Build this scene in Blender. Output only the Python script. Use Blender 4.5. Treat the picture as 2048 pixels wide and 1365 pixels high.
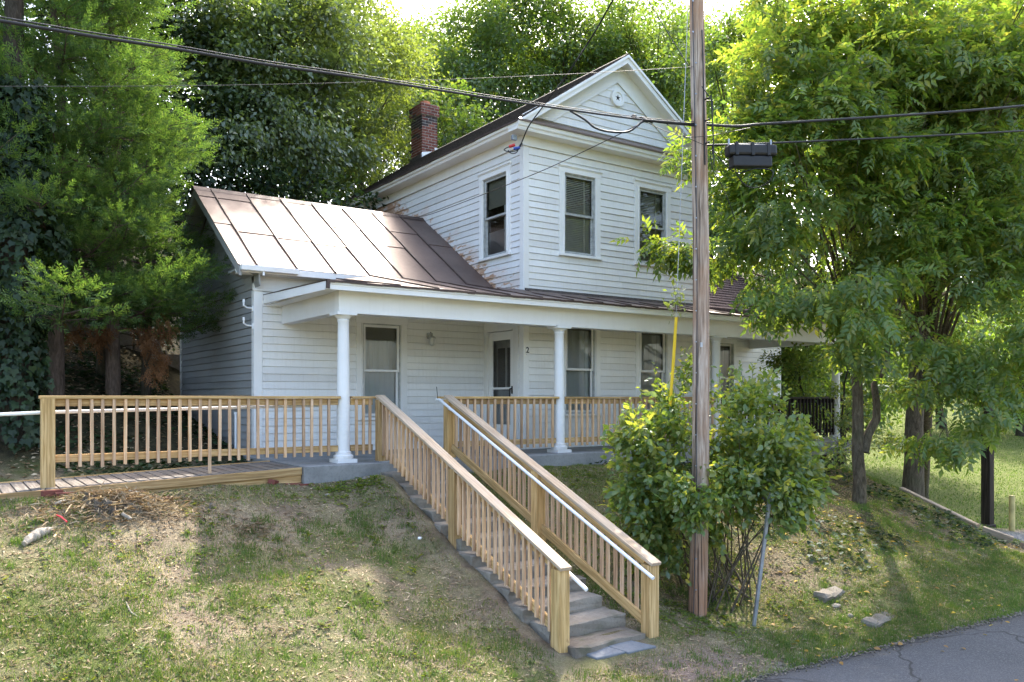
import bpy, bmesh, math, random
import numpy as np
from mathutils import Vector, Matrix
R_ = math.radians
sc = bpy.context.scene
for o in list(bpy.data.objects): bpy.data.objects.remove(o)

# ------------------------------------------------------------------ camera
CAM = Vector((-4.777, -11.182, 0.885)); FPX = 1656.0; HY = 798.0
FW = np.array([0.5685, 0.8227]); RT = np.array([0.8227, -0.5685])
cd = bpy.data.cameras.new('camera'); cam = bpy.data.objects.new('camera', cd); sc.collection.objects.link(cam)
cd.sensor_width = 36; cd.lens = 36 * FPX / 2048; cd.shift_y = (HY - 682.5) / 2048
cd.clip_start = 0.1; cd.clip_end = 2000
cam.location = CAM; cam.rotation_euler = (R_(90), 0, math.atan2(FW[1], FW[0]) - R_(90))
sc.camera = cam
# ------------------------------------------------------------------ world, sun, exposure
SUN = Vector((0.632, 0.60, 1.0)).normalized()          # towards the sun
EL = math.asin(SUN.z); AZ = math.atan2(SUN.x, SUN.y)   # clockwise from +Y
w = bpy.data.worlds.new('World'); sc.world = w; w.use_nodes = True
wn = w.node_tree; sky = wn.nodes.new('ShaderNodeTexSky'); sky.sky_type = 'NISHITA'; sky.sun_disc = False
sky.sun_elevation = EL; sky.sun_rotation = AZ; sky.air_density = 1.0; sky.dust_density = 4.0; sky.ozone_density = 0.2
wn.links.new(sky.outputs[0], wn.nodes['Background'].inputs[0]); wn.nodes['Background'].inputs[1].default_value = 0.15
sl = bpy.data.lights.new('sun', 'SUN'); sl.energy = 2.1; sl.angle = R_(1.0); sl.color = (1.0, 0.93, 0.82)
so = bpy.data.objects.new('sun', sl); sc.collection.objects.link(so)
so.rotation_euler = SUN.to_track_quat('Z', 'Y').to_euler(); so.location = SUN * 40
sc.view_settings.view_transform = 'Standard'; sc.view_settings.look = 'None'
sc.view_settings.gamma = 1.0; sc.view_settings.use_curve_mapping = False
sc.view_settings.exposure = 2.5
cy = sc.cycles
cy.max_bounces = 8; cy.diffuse_bounces = 4; cy.glossy_bounces = 3; cy.transmission_bounces = 5; cy.transparent_max_bounces = 12
cy.use_denoising = True; cy.sample_clamp_indirect = 6.0; cy.caustics_reflective = False; cy.caustics_refractive = False

# ------------------------------------------------------------------ pixel helper (2048 px photograph)
def at(x, y, Z):                      # pixel + distance along the view axis
    d = FW + RT * (x - 1024) / FPX
    return Vector((CAM.x + d[0] * Z, CAM.y + d[1] * Z, CAM.z - (y - HY) / FPX * Z))
def on_y(x, y, Y):
    d = FW + RT * (x - 1024) / FPX; t = (Y - CAM.y) / d[1]
    return Vector((CAM.x + d[0] * t, Y, CAM.z - (y - HY) / FPX * t))
def on_x(x, y, X):
    d = FW + RT * (x - 1024) / FPX; t = (X - CAM.x) / d[0]
    return Vector((X, CAM.y + d[1] * t, CAM.z - (y - HY) / FPX * t))
def on_z(x, y, z):
    return at(x, y, (CAM.z - z) * FPX / (y - HY))

# ------------------------------------------------------------------ terrain
_cp = []
for X in (-14, -9, -4.5, -2, 0.3, 1.9):
    _cp += [(X, Y, z) for Y, z in ((-.4, -.24), (-1.5, -.64), (-2.8, -1.13), (-4.0, -1.56), (-4.8, -1.79), (-5.6, -1.97))]
_cp += [(3, Y, z) for Y, z in ((-.4, -.22), (-1.5, -.52), (-2.8, -1.2), (-3.9, -1.80), (-4.8, -1.88), (-5.6, -1.98))]
_cp += [(5, Y, z) for Y, z in ((-.4, -.25), (-1.5, -.5), (-2.5, -.85), (-3.6, -1.35), (-4.6, -1.68), (-5.2, -1.86), (-5.7, -1.99))]
_cp += [(8.4, Y, z) for Y, z in ((-.4, -.3), (-1.5, -.6), (-2.7, -.93), (-4, -1.4), (-5, -1.72), (-5.9, -1.99))]
_cp += [(10.5, Y, z) for Y, z in ((-.4, -.4), (-1.5, -.7), (-2.6, -1.0), (-3.4, -1.4), (-4.4, -1.72), (-5.9, -1.99))]
_cp += [(11.7, Y, z) for Y, z in ((-1.5, -1.0), (-2.5, -1.42), (-3.4, -1.72), (-4.4, -1.86))]
_cp += [(13, -3, -1.76), (13, -1, -1.6), (13.6, 2, -1.25), (13, -5, -1.95), (18, -3, -1.75), (18, 2, -1.45), (18, 8, -1.05), (18, -6, -1.98),
        (16, 15, -.6), (17, 25, .3), (32, 0, -1.2), (30, 15, .2), (34, 32, 3.5), (55, 0, 0), (50, 25, 6), (55, 45, 12), (26, 28, 1.8), (30, 42, 6.5)]
for X in (-30, -14, -6, 0, 6, 12, 20, 34):
    _cp += [(X, Y, z) for Y, z in ((-6.4, -2.06), (-7, -2.08), (-9, -2.08), (-12, -2.08), (-20, -2.1), (-45, -2.0))]
_cp += [(X, Y, -.3) for X in (.5, 4, 8, 12) for Y in (1.2, 4, 6.5)]
_cp += [(4, 9.5, .3), (8, 9.5, .2), (6, 12, 1.2), (0, 9, 1.5), (12, 10, -.2)]
_cp += [(-2, Y, z) for Y, z in ((.8, -.24), (2.4, .05), (4.2, .8), (6, 1.35), (9, 2.3))]
_cp += [(-4.5, Y, z) for Y, z in ((.8, -.24), (2.6, .15), (4.3, .95), (6, 1.5), (9, 2.5))]
_cp += [(-9, Y, z) for Y, z in ((.6, -.1), (3, .6), (6, 1.7), (9, 2.7))]
_cp += [(X, 16, z) for X, z in ((-14, 5.2), (0, 4.3), (8, 2.8), (13, 1.0))]
_cp += [(X, 25, z) for X, z in ((-16, 8.5), (0, 7.6), (8, 5.6), (14, 2.4))]
_cp += [(X, 40, z) for X, z in ((-20, 13), (0, 12.5), (12, 9.5), (20, 6.5))]
_cp += [(X, 75, z) for X, z in ((-40, 22), (0, 22), (25, 17), (55, 18))]
_cp = np.array(_cp, float)
def _U(r2): return np.where(r2 > 1e-12, r2 * np.log(r2 + 1e-12), 0.0)
def _tps(cp, lam=.05):
    n = len(cp); d2 = ((cp[:, None, :2] - cp[None, :, :2]) ** 2).sum(-1)
    A = np.zeros((n + 3, n + 3)); A[:n, :n] = _U(d2) + lam * np.eye(n)
    P = np.c_[np.ones(n), cp[:, :2]]; A[:n, n:] = P; A[n:, :n] = P.T
    return np.linalg.solve(A, np.r_[cp[:, 2], 0, 0, 0])
_W = _tps(_cp)
def vnoise(x, y, s=1.0, seed=0):
    """smooth value noise, vectorised, -1..1"""
    x = np.asarray(x, float) * s + seed * 17.3; y = np.asarray(y, float) * s - seed * 9.1
    xi = np.floor(x); yi = np.floor(y); fx = x - xi; fy = y - yi
    fx = fx * fx * (3 - 2 * fx); fy = fy * fy * (3 - 2 * fy)
    def h(a, b): 
        v = np.sin(a * 127.1 + b * 311.7 + seed * 5.77) * 43758.5453
        return (v - np.floor(v)) * 2 - 1
    return (h(xi, yi) * (1 - fx) + h(xi + 1, yi) * fx) * (1 - fy) + (h(xi, yi + 1) * (1 - fx) + h(xi + 1, yi + 1) * fx) * fy
def ground(x, y):
    x = np.atleast_1d(np.asarray(x, float)).ravel(); y = np.atleast_1d(np.asarray(y, float)).ravel()
    out = np.empty(len(x))
    for i in range(0, len(x), 20000):
        X = x[i:i + 20000]; Y = y[i:i + 20000]
        d2 = (X[:, None] - _cp[None, :, 0]) ** 2 + (Y[:, None] - _cp[None, :, 1]) ** 2
        out[i:i + 20000] = _U(d2) @ _W[:-3] + _W[-3] + _W[-2] * X + _W[-1] * Y
    # stump mound
    out += .16 * np.exp(-((x + 3.25) ** 2 / .45 + (y + .85) ** 2 / .18))
    st = np.clip((x - .46) / .10, 0, 1) * np.clip((1.80 - x) / .22, 0, 1) * np.clip((y + 4.42) / .2, 0, 1) * np.clip((-.2 - y) / .3, 0, 1)
    out -= .13 * st
    out += (.05 + .13 * np.clip((y + 2.5) / .6, 0, 1)) * np.exp(-((x - .25) / .28) ** 2) * np.clip((y + 4.3) / .5, 0, 1) * np.clip((-.4 - y) / .4, 0, 1) * (x < .5)
    near = np.exp(-np.maximum(0, np.hypot(x + 1, y + 3) - 12) / 8) * (1 - st)
    flat = np.clip((y + 5.35) / -.3, 0, 1)
    out += near * (1 - flat) * (.035 * vnoise(x, y, 1.3, 1) + .018 * vnoise(x, y, 4.1, 2))
    return np.clip(out, -2.4, 40)
def EDGE(x): return -5.66 - .062 * np.clip(np.asarray(x, float) - 2, 0, 9)
def gz(x, y): return float(ground([x], [y])[0])

# ------------------------------------------------------------------ mesh helpers
class MB:
    def __init__(s): s.v = []; s.f = []
    def add(s, vs, fs):
        b = len(s.v); s.v += [tuple(v) for v in vs]; s.f += [tuple(b + i for i in f) for f in fs]; return s
    def box(s, x0, x1, y0, y1, z0, z1):
        return s.add([(x0,y0,z0),(x1,y0,z0),(x1,y1,z0),(x0,y1,z0),(x0,y0,z1),(x1,y0,z1),(x1,y1,z1),(x0,y1,z1)],
                     [(0,3,2,1),(4,5,6,7),(0,1,5,4),(1,2,6,5),(2,3,7,6),(3,0,4,7)])
    def prism(s, prof, axis, a, b):
        """profile of 2-D points extruded along an axis: 'x' prof=(y,z), 'y' prof=(x,z), 'z' prof=(x,y)"""
        n = len(prof)
        mk = {'x': lambda p, t: (t, p[0], p[1]), 'y': lambda p, t: (p[0], t, p[1]), 'z': lambda p, t: (p[0], p[1], t)}[axis]
        vs = [mk(p, a) for p in prof] + [mk(p, b) for p in prof]
        fs = [tuple(range(n)), tuple(range(2 * n - 1, n - 1, -1))] + [(i, (i + 1) % n, n + (i + 1) % n, n + i) for i in range(n)]
        return s.add(vs, fs)
    def tube(s, pts, rad, n=8, caps=True):
        pts = [Vector(p) for p in pts]; m = len(pts)
        if not hasattr(rad, '__len__'): rad = [rad] * m
        b = len(s.v); ref = None
        for i, p in enumerate(pts):
            d = (pts[min(i + 1, m - 1)] - pts[max(i - 1, 0)]).normalized()
            if ref is None: ref = Vector((0, 0, 1)) if abs(d.z) < .9 else Vector((1, 0, 0))
            u = (ref - d * ref.dot(d)).normalized(); v = d.cross(u); ref = u
            for k in range(n):
                a = 2 * math.pi * k / n; q = p + (u * math.cos(a) + v * math.sin(a)) * rad[i]; s.v.append(tuple(q))
        for i in range(m - 1):
            for k in range(n):
                k2 = (k + 1) % n
                s.f.append((b + i*n + k, b + i*n + k2, b + (i+1)*n + k2, b + (i+1)*n + k))
        if caps:
            s.f.append(tuple(b + k for k in reversed(range(n)))); s.f.append(tuple(b + (m-1)*n + k for k in range(n)))
        return s
    def lathe(s, prof, c, n=24):
        """prof: (radius, z) bottom to top"""
        return s.tube2([(c[0], c[1], c[2] + z) for r, z in prof], [r for r, z in prof], n)
    def tube2(s, pts, rad, n):
        b = len(s.v); m = len(pts)
        for p, r in zip(pts, rad):
            for k in range(n):
                a = 2 * math.pi * k / n; s.v.append((p[0] + r * math.cos(a), p[1] + r * math.sin(a), p[2]))
        for i in range(m - 1):
            for k in range(n):
                k2 = (k + 1) % n; s.f.append((b + i*n + k, b + i*n + k2, b + (i+1)*n + k2, b + (i+1)*n + k))
        s.f.append(tuple(b + k for k in reversed(range(n)))); s.f.append(tuple(b + (m-1)*n + k for k in range(n)))
        return s
    def mesh(s, name, off=(0, 0, 0)):
        me = bpy.data.meshes.new(name)
        me.from_pydata([(v[0]-off[0], v[1]-off[1], v[2]-off[2]) for v in s.v], [], s.f); me.update(); return me
COL = sc.collection
WL = {}
def wl(o): return WL.get(o.name, Vector((0, 0, 0))) if o is not None else Vector((0, 0, 0))
def link(name, data, m=None, parent=None):
    o = bpy.data.objects.new(name, data); COL.objects.link(o)
    if m is not None and data is not None and hasattr(data, 'materials') and not data.materials: data.materials.append(m)
    if parent is not None: o.parent = parent
    return o
def obj(name, mb, m, parent=None, smooth=False, bev=0, kind=None):
    """world-space builder -> one object whose origin is the parent's world place"""
    off = wl(parent); me = mb.mesh(name, off); o = link(name, me, m, parent); WL[o.name] = off.copy()
    if smooth: me.shade_smooth() if smooth is True else smooth_angle(me, smooth)
    if bev: b = o.modifiers.new('bevel', 'BEVEL'); b.width = bev; b.segments = 1; b.limit_method = 'ANGLE'
    if kind: o['kind'] = kind
    return o
def smooth_angle(me, deg):
    me.shade_smooth()
    bm = bmesh.new(); bm.from_mesh(me)
    for e in bm.edges:
        if len(e.link_faces) == 2 and e.calc_face_angle(0) > R_(deg): e.smooth = False
    bm.to_mesh(me); bm.free()
def thing(name, label, cat, loc=(0, 0, 0), group=None):
    o = bpy.data.objects.new(name, None); COL.objects.link(o); o.location = loc; o.empty_display_size = .2
    WL[o.name] = Vector(loc); o['label'] = label; o['category'] = cat
    if group: o['group'] = group
    return o
def tag(o, label, cat, group=None):
    o['label'] = label; o['category'] = cat
    if group: o['group'] = group
    return o
def part(name, parent): # empty part is never used; kept for clarity
    return parent
_lum = {}
def lumber(name, p0, p1, wd, ht, m, parent, up=(0, 0, 1), bev=.004, share=True):
    """straight piece: length on local X, width on local Y, height on local Z"""
    p0 = Vector(p0); p1 = Vector(p1); L = (p1 - p0).length; x = (p1 - p0).normalized(); u = Vector(up)
    y = u.cross(x).normalized(); z = x.cross(y)
    key = (name, round(L, 3), wd, ht, m.name)
    me = _lum.get(key)
    if me is None:
        b = min(bev, wd * .3, ht * .3); mb = MB()
        prof = [(-wd/2 + b, -ht/2), (wd/2 - b, -ht/2), (wd/2, -ht/2 + b), (wd/2, ht/2 - b), (wd/2 - b, ht/2), (-wd/2 + b, ht/2), (-wd/2, ht/2 - b), (-wd/2, -ht/2 + b)]
        if b <= 0: prof = [(-wd/2, -ht/2), (wd/2, -ht/2), (wd/2, ht/2), (-wd/2, ht/2)]
        mb.prism(prof, 'x', -L/2, L/2); me = mb.mesh(name); me.materials.append(m); _lum[key] = me
    o = link(name, me, None, parent)
    c = (p0 + p1) / 2
    o.matrix_basis = Matrix.Translation(c - wl(parent)) @ Matrix((x, y, z)).transposed().to_4x4()
    return o
def np_mesh(name, V, F, m, parent=None, smooth=False, off=(0, 0, 0)):
    """V (n,3) float, F (k,3|4) int"""
    V = np.asarray(V, np.float32) - np.asarray(off, np.float32); F = np.asarray(F, np.int32)
    me = bpy.data.meshes.new(name); nv = len(V); nf, k = F.shape
    me.vertices.add(nv); me.vertices.foreach_set('co', V.ravel())
    me.loops.add(nf * k); me.loops.foreach_set('vertex_index', F.ravel())
    me.polygons.add(nf); me.polygons.foreach_set('loop_start', np.arange(0, nf * k, k, dtype=np.int32))
    if smooth: me.polygons.foreach_set('use_smooth', np.ones(nf, bool))
    me.update(); me.materials.append(m)
    o = link(name, me, None, parent); WL[o.name] = Vector(off); return o

# ------------------------------------------------------------------ materials
class NT:
    def __init__(s, name):
        s.m = bpy.data.materials.new(name); s.m.use_nodes = True; s.t = s.m.node_tree
        s.b = s.t.nodes['Principled BSDF']; s.out = s.t.nodes['Material Output']
    def n(s, typ, **kw):
        nd = s.t.nodes.new(typ)
        for k, v in kw.items():
            if hasattr(nd, k): setattr(nd, k, v)
        return nd
    def l(s, a, b): s.t.links.new(a, b)
    def co(s, kind='Object', scale=(1, 1, 1), rand=False):
        tc = s.n('ShaderNodeTexCoord'); mp = s.n('ShaderNodeMapping'); mp.inputs['Scale'].default_value = scale
        s.l(tc.outputs[kind], mp.inputs['Vector'])
        if rand:
            oi = s.n('ShaderNodeObjectInfo'); mu = s.n('ShaderNodeMath', operation='MULTIPLY'); mu.inputs[1].default_value = 37.0
            s.l(oi.outputs['Random'], mu.inputs[0]); s.l(mu.outputs[0], mp.inputs['Location'])
        return mp.outputs[0]
    def world(s, scale=(1, 1, 1)):
        g = s.n('ShaderNodeNewGeometry'); mp = s.n('ShaderNodeMapping'); mp.inputs['Scale'].default_value = scale
        s.l(g.outputs['Position'], mp.inputs['Vector']); return mp.outputs[0]
    def noise(s, vec, sc_=5, det=4, rough=.55, dist=0):
        nd = s.n('ShaderNodeTexNoise'); nd.inputs['Scale'].default_value = sc_; nd.inputs['Detail'].default_value = det
        nd.inputs['Roughness'].default_value = rough; nd.inputs['Distortion'].default_value = dist
        s.l(vec, nd.inputs['Vector']); return nd.outputs['Fac']
    def ramp(s, fac, stops, mode='LINEAR'):
        r = s.n('ShaderNodeValToRGB'); r.color_ramp.interpolation = mode; e = r.color_ramp.elements
        while len(e) < len(stops): e.new(.5)
        for i, (p, c) in enumerate(stops):
            e[i].position = p; e[i].color = (c, c, c, 1) if not hasattr(c, '__len__') else (*c, 1)
        s.l(fac, r.inputs[0]); return r.outputs[0]
    def mix(s, fac, a, b, blend='MIX'):
        mx = s.n('ShaderNodeMix', data_type='RGBA'); mx.blend_type = blend
        for sock, v in ((mx.inputs[0], fac), (mx.inputs[6], a), (mx.inputs[7], b)):
            if hasattr(v, 'is_linked') or hasattr(v, 'links'): s.l(v, sock)
            elif hasattr(v, '__len__'): sock.default_value = (*v, 1)
            else: sock.default_value = v
        return mx.outputs[2]
    def math(s, op, a, b=0.0):
        nd = s.n('ShaderNodeMath', operation=op)
        for sock, v in ((nd.inputs[0], a), (nd.inputs[1], b)):
            if hasattr(v, 'links'): s.l(v, sock)
            else: sock.default_value = v
        return nd.outputs[0]
    def bump(s, h, st=.3, d=.01):
        b = s.n('ShaderNodeBump'); b.inputs['Strength'].default_value = st; b.inputs['Distance'].default_value = d
        s.l(h, b.inputs['Height']); s.l(b.outputs[0], s.b.inputs['Normal'])
    def set(s, col=None, rough=None, metal=None, spec=None):
        for k, v in (('Base Color', col), ('Roughness', rough), ('Metallic', metal), ('Specular IOR Level', spec)):
            if v is None: continue
            if hasattr(v, 'links'): s.l(v, s.b.inputs[k])
            elif hasattr(v, '__len__'): s.b.inputs[k].default_value = (*v, 1)
            else: s.b.inputs[k].default_value = v
        return s.m
def simple(name, col, rough=.6, metal=0, var=.12, sc_=8, spec=.4, bump=.1):
    t = NT(name); f = t.noise(t.co(), sc_, 5); c2 = tuple(max(0, c * (1 - 2.2 * var)) for c in col); c1 = tuple(min(1, c * (1 + var)) for c in col)
    t.set(t.ramp(f, [(.3, c2), (.7, c1)]), rough, metal, spec)
    if bump: t.bump(f, bump, .01)
    return t.m
M = {}
def paint(name, base=.78, tint=(1, 1, 1), peel=False, worn=.5):
    t = NT(name); wv = t.world()
    big = t.noise(wv, .9, 5, .6); fine = t.noise(t.world((6, 6, 40)), 3, 6, .7); streak = t.noise(t.world((9, 9, .7)), 3, 4, .6)
    c = t.ramp(big, [(.3, tuple(base * .90 * k for k in (1, .985, .96))), (.62, tuple(base * k for k in tint))])
    c = t.mix(t.ramp(streak, [(.5, 0.0), (.78, .30 * worn)]), c, (.50, .47, .41))
    c = t.mix(t.ramp(fine, [(.60, 0.0), (.78, .40 * worn)]), c, (.47, .44, .40))
    c = t.mix(t.math('MULTIPLY', t.ramp(t.noise(t.world((1, 1, 1.0)), 11, 6, .75), [(.66, 0.0), (.72, 1.0)]), .35 * worn), c, (.40, .36, .31))
    oi = t.n('ShaderNodeObjectInfo'); c = t.mix(1.0, c, t.ramp(oi.outputs['Random'], [(0, (.86, .85, .84)), (.4, (.96, .955, .95)), (1, 1.0)]), 'MULTIPLY')
    if peel:
        # flaked paint: bare boards where water runs off the roof valley (shape of its own)
        sp = t.n('ShaderNodeSeparateXYZ'); t.l(wv, sp.inputs[0])
        # distance above the roof line z = 3.02+.643*(y-2.05)
        line = t.math('ADD', t.math('MULTIPLY', sp.outputs[1], .55), 1.75)
        dist = t.math('SUBTRACT', sp.outputs[2], line)
        near = t.n('ShaderNodeMapRange'); near.inputs[1].default_value = .1; near.inputs[2].default_value = 1.0; near.inputs[3].default_value = .20; near.inputs[4].default_value = -.22
        t.l(dist, near.inputs[0])
        pn = t.noise(t.world((1, 1.6, 5.0)), 1.9, 6, .62)
        mk = t.ramp(t.math('ADD', pn, near.outputs[0]), [(.585, 0.0), (.65, .95)])
        rawc = t.ramp(t.noise(t.world((2, 2, 30)), 4, 5), [(.3, (.34, .17, .09)), (.7, (.56, .36, .23))])
        pink = t.ramp(t.math('ADD', t.noise(t.world((1, 1, 2)), 1.6, 4), near.outputs[0]), [(.42, 0.0), (.62, .55)])
        c = t.mix(pink, c, (.66, .52, .45)); c = t.mix(mk, c, rawc)
    t.bump(t.math('ADD', t.math('MULTIPLY', fine, .6), t.noise(t.world((3, 3, 60)), 6, 4)), .25, .004)
    return t.set(c, .62, 0, .35)
M['paint'] = paint('white_paint', .80, (1, 1, 1), worn=.45)
M['trim'] = paint('white_trim', .84, (1, .995, .98), worn=.30)
M['siding'] = paint('siding_paint', .82, (1, .995, .98), worn=.75)
M['peel'] = paint('peeling_paint', .78, (1, 1, 1), peel=True, worn=.8)
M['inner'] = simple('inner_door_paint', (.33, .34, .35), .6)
M['shadepaint'] = paint('worn_shaded_paint', .34, (.94, .98, 1), worn=1.0)  # white wall paint darkened to carry the tree shade, plus heavy wear
def wood(name, a, b, knot, grey=0.0, rough=.75):
    t = NT(name); v = t.co('Object', (1.1, 26, 26), True)
    g = t.noise(v, 1.6, 6, .6, .6); v2 = t.co('Object', (3, 9, 9), True); k = t.noise(v2, 1.7, 3, .5, 1.2)
    c = t.ramp(g, [(.34, tuple(.72 * k for k in a)), (.46, a), (.62, b)])
    c = t.mix(t.ramp(k, [(.68, 0.0), (.78, .65)]), c, knot)
    oi = t.n('ShaderNodeObjectInfo'); c = t.mix(1.0, c, t.ramp(oi.outputs['Random'], [(0, (.66, .62, .60)), (.3, (.92, .86, .84)), (.65, (1, .98, .97)), (1, (1.18, 1.10, .98))]), 'MULTIPLY')
    if grey:
        gn = t.noise(t.world(), 2.3, 5, .6); c = t.mix(t.ramp(gn, [(.35, grey), (.7, grey * .45)]), c, (.43, .38, .33))
    t.bump(g, .35, .004); return t.set(c, rough, 0, .25)
M['wood'] = wood('treated_pine', (.44, .28, .10), (.66, .465, .215), (.26, .14, .06), .10)
M['woodp'] = wood('baluster_pine', (.53, .345, .20), (.74, .53, .355), (.30, .16, .08), .10)
M['wcap'] = wood('weathered_cap', (.40, .28, .15), (.60, .46, .29), (.27, .17, .09), .55)
M['wdeck'] = wood('grey_deck_board', (.085, .075, .066), (.20, .18, .16), (.05, .045, .04), .25)
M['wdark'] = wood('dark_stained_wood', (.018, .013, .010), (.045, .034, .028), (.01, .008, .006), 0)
M['timber'] = wood('landscape_timber', (.16, .11, .06), (.34, .26, .16), (.10, .07, .04), .4)
def metalroof():
    t = NT('brown_metal_roof'); n1 = t.noise(t.world(), 1.4, 5, .6); n2 = t.noise(t.world((1, 1, 1)), 14, 5, .7)
    c = t.ramp(n1, [(.3, (.105, .070, .058)), (.7, (.165, .113, .094))]); c = t.mix(t.ramp(n2, [(.62, 0.0), (.8, .5)]), c, (.22, .16, .13))
    oi = t.n('ShaderNodeObjectInfo'); c = t.mix(1.0, c, t.ramp(oi.outputs['Random'], [(0, .86), (1, 1.1)]), 'MULTIPLY')
    t.bump(t.math('ADD', n1, t.math('MULTIPLY', n2, .15)), .12, .03)
    return t.set(c, t.ramp(n2, [(.3, .40), (.8, .52)]), .25, .6)
M['roof'] = metalroof()
M['seam'] = simple('roof_seam_metal', (.075, .048, .040), .5, .2, .2, 12)
M['flash'] = simple('white_flashing', (.80, .81, .82), .4, .0, .06, 6)
M['shingle'] = simple('asphalt_shingle', (.105, .075, .075), .9, 0, .30, 30, .2, .5)
M['darkroof'] = simple('dark_shingle', (.085, .070, .062), .85, 0, .30, 22, .2, .5)
def concrete(name, a, b, moss=.0):
    t = NT(name); n1 = t.noise(t.world(), 1.7, 7, .65); n2 = t.noise(t.world(), 30, 5, .7)
    c = t.ramp(n1, [(.28, a), (.7, b)]); c = t.mix(t.ramp(n2, [(.5, 0.0), (.8, .5)]), c, tuple(x * .5 for x in a))
    if moss: c = t.mix(t.ramp(t.noise(t.world(), 4.3, 5), [(.55, 0.0), (.75, moss)]), c, (.07, .085, .03))
    t.bump(t.math('ADD', n2, t.math('MULTIPLY', n1, 2.0)), .5, .01); return t.set(c, .9, 0, .2)
M['conc'] = concrete('old_concrete', (.15, .13, .105), (.31, .28, .235), .4)
M['conc2'] = concrete('porch_concrete', (.17, .17, .17), (.31, .31, .30), .1)
M['paver'] = concrete('bluestone_paver', (.12, .13, .14), (.20, .21, .225))
M['stone'] = concrete('field_stone', (.10, .085, .07), (.24, .21, .17), .6)
def brickm():
    t = NT('chimney_brick'); oi = t.n('ShaderNodeObjectInfo'); n = t.noise(t.co('Object', (1, 1, 1), True), 25, 5, .7)
    c = t.ramp(oi.outputs['Random'], [(0, (.11, .036, .030)), (.55, (.185, .062, .046)), (1, (.26, .10, .07))])
    c = t.mix(t.ramp(n, [(.45, 0.0), (.75, .55)]), c, (.09, .05, .045))
    t.bump(n, .5, .006); return t.set(c, .9, 0, .2)
M['brick'] = brickm()
M['brickd'] = simple('dark_brick', (.055, .040, .040), .9, 0, .35, 20)
M['mortar'] = simple('mortar', (.52, .49, .45), .95, 0, .2, 30)
M['pot'] = simple('clay_chimney_pot', (.42, .15, .085), .8, 0, .15, 9)
def asphalt():
    t = NT('asphalt'); n = t.noise(t.world(), 55, 4, .8); n1 = t.noise(t.world(), .8, 5, .6); n2 = t.noise(t.world(), 9, 5, .7)
    c = t.ramp(n1, [(.3, (.050, .052, .057)), (.7, (.080, .082, .090))]); c = t.mix(t.ramp(n, [(.48, 0.0), (.68, .85)]), c, (.17, .17, .175)); c = t.mix(t.ramp(n2, [(.55, 0.0), (.72, .6)]), c, (.11, .105, .10))
    v = t.n('ShaderNodeTexVoronoi'); v.feature = 'DISTANCE_TO_EDGE'; v.inputs['Scale'].default_value = .55
    wn_ = t.n('ShaderNodeTexNoise'); wn_.inputs['Scale'].default_value = 2.5; t.l(t.world(), wn_.inputs['Vector']); ad = t.n('ShaderNodeVectorMath', operation='MULTIPLY_ADD'); ad.inputs[1].default_value = (.5, .5, .5); t.l(wn_.outputs['Color'], ad.inputs[0]); t.l(t.world(), ad.inputs[2]); t.l(ad.outputs[0], v.inputs['Vector'])
    c = t.mix(t.ramp(v.outputs['Distance'], [(.004, .8), (.014, 0.0)]), c, (.02, .02, .02))
    t.bump(t.math('ADD', n, n2), .7, .012); return t.set(c, .85, 0, .3)
M['asphalt'] = asphalt()
M['black'] = simple('black_rubber', (.012, .012, .014), .5, 0, .15, 12, .4, .05)
M['steel'] = simple('galvanised_steel', (.34, .36, .40), .42, .7, .12, 10)
M['signback'] = simple('sign_back_aluminium', (.14, .14, .145), .45, .5, .1, 5)
M['yellow'] = simple('yellow_plastic', (.74, .50, .012), .45, 0, .08, 3, .5, .03)
M['whitepipe'] = simple('white_pvc', (.84, .85, .86), .35, 0, .03, 4, .5, .02)
M['blackmetal'] = simple('black_metal', (.012, .012, .014), .4, .2)
M['red'] = simple('red_connector', (.50, .03, .03), .45, 0, .1)
M['blue'] = simple('blue_connector', (.03, .07, .35), .45, 0, .1)
M['boll'] = simple('yellowed_bollard', (.52, .42, .17), .6, 0, .15, 6)
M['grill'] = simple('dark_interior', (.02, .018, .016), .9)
M['frost'] = simple('lamp_glass', (.62, .62, .60), .3, 0, .05)
M['redtape'] = simple('red_ribbon', (.60, .03, .05), .6)
M['sill'] = simple('grey_sash_paint', (.42, .43, .42), .6, 0, .15, 14)
def polewood():
    t = NT('pole_wood'); v = t.world((9, 9, .55)); g = t.noise(v, 3.0, 7, .65, .5); big = t.noise(t.world((1.3, 1.3, .8)), 1.6, 4)
    c = t.ramp(g, [(.34, (.14, .10, .075)), (.5, (.37, .285, .225)), (.66, (.56, .47, .40))])
    c = t.mix(t.ramp(big, [(.42, 0.0), (.66, .75)]), c, (.36, .20, .115))
    sp = t.n('ShaderNodeSeparateXYZ'); t.l(t.world(), sp.inputs[0])
    low = t.n('ShaderNodeMapRange'); low.inputs[1].default_value = -.5; low.inputs[2].default_value = -1.5; low.inputs[3].default_value = 0; low.inputs[4].default_value = .6
    t.l(sp.outputs[2], low.inputs[0]); c = t.mix(low.outputs[0], c, (.33, .16, .085))
    k = t.n('ShaderNodeTexVoronoi'); k.inputs['Scale'].default_value = 1.6; t.l(t.world((1.6, 1.6, 1)), k.inputs['Vector'])
    c = t.mix(t.ramp(k.outputs['Distance'], [(.07, .95), (.17, 0.0)]), c, (.10, .05, .025))
    crack = t.noise(t.world((22, 22, .25)), 2.4, 3, .5)
    c = t.mix(t.ramp(crack, [(.36, .95), (.42, 0.0)]), c, (.035, .024, .018))
    t.bump(t.math('ADD', g, t.math('MULTIPLY', crack, 1.5)), .6, .012); return t.set(c, .85, 0, .2)
M['pole'] = polewood()
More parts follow.
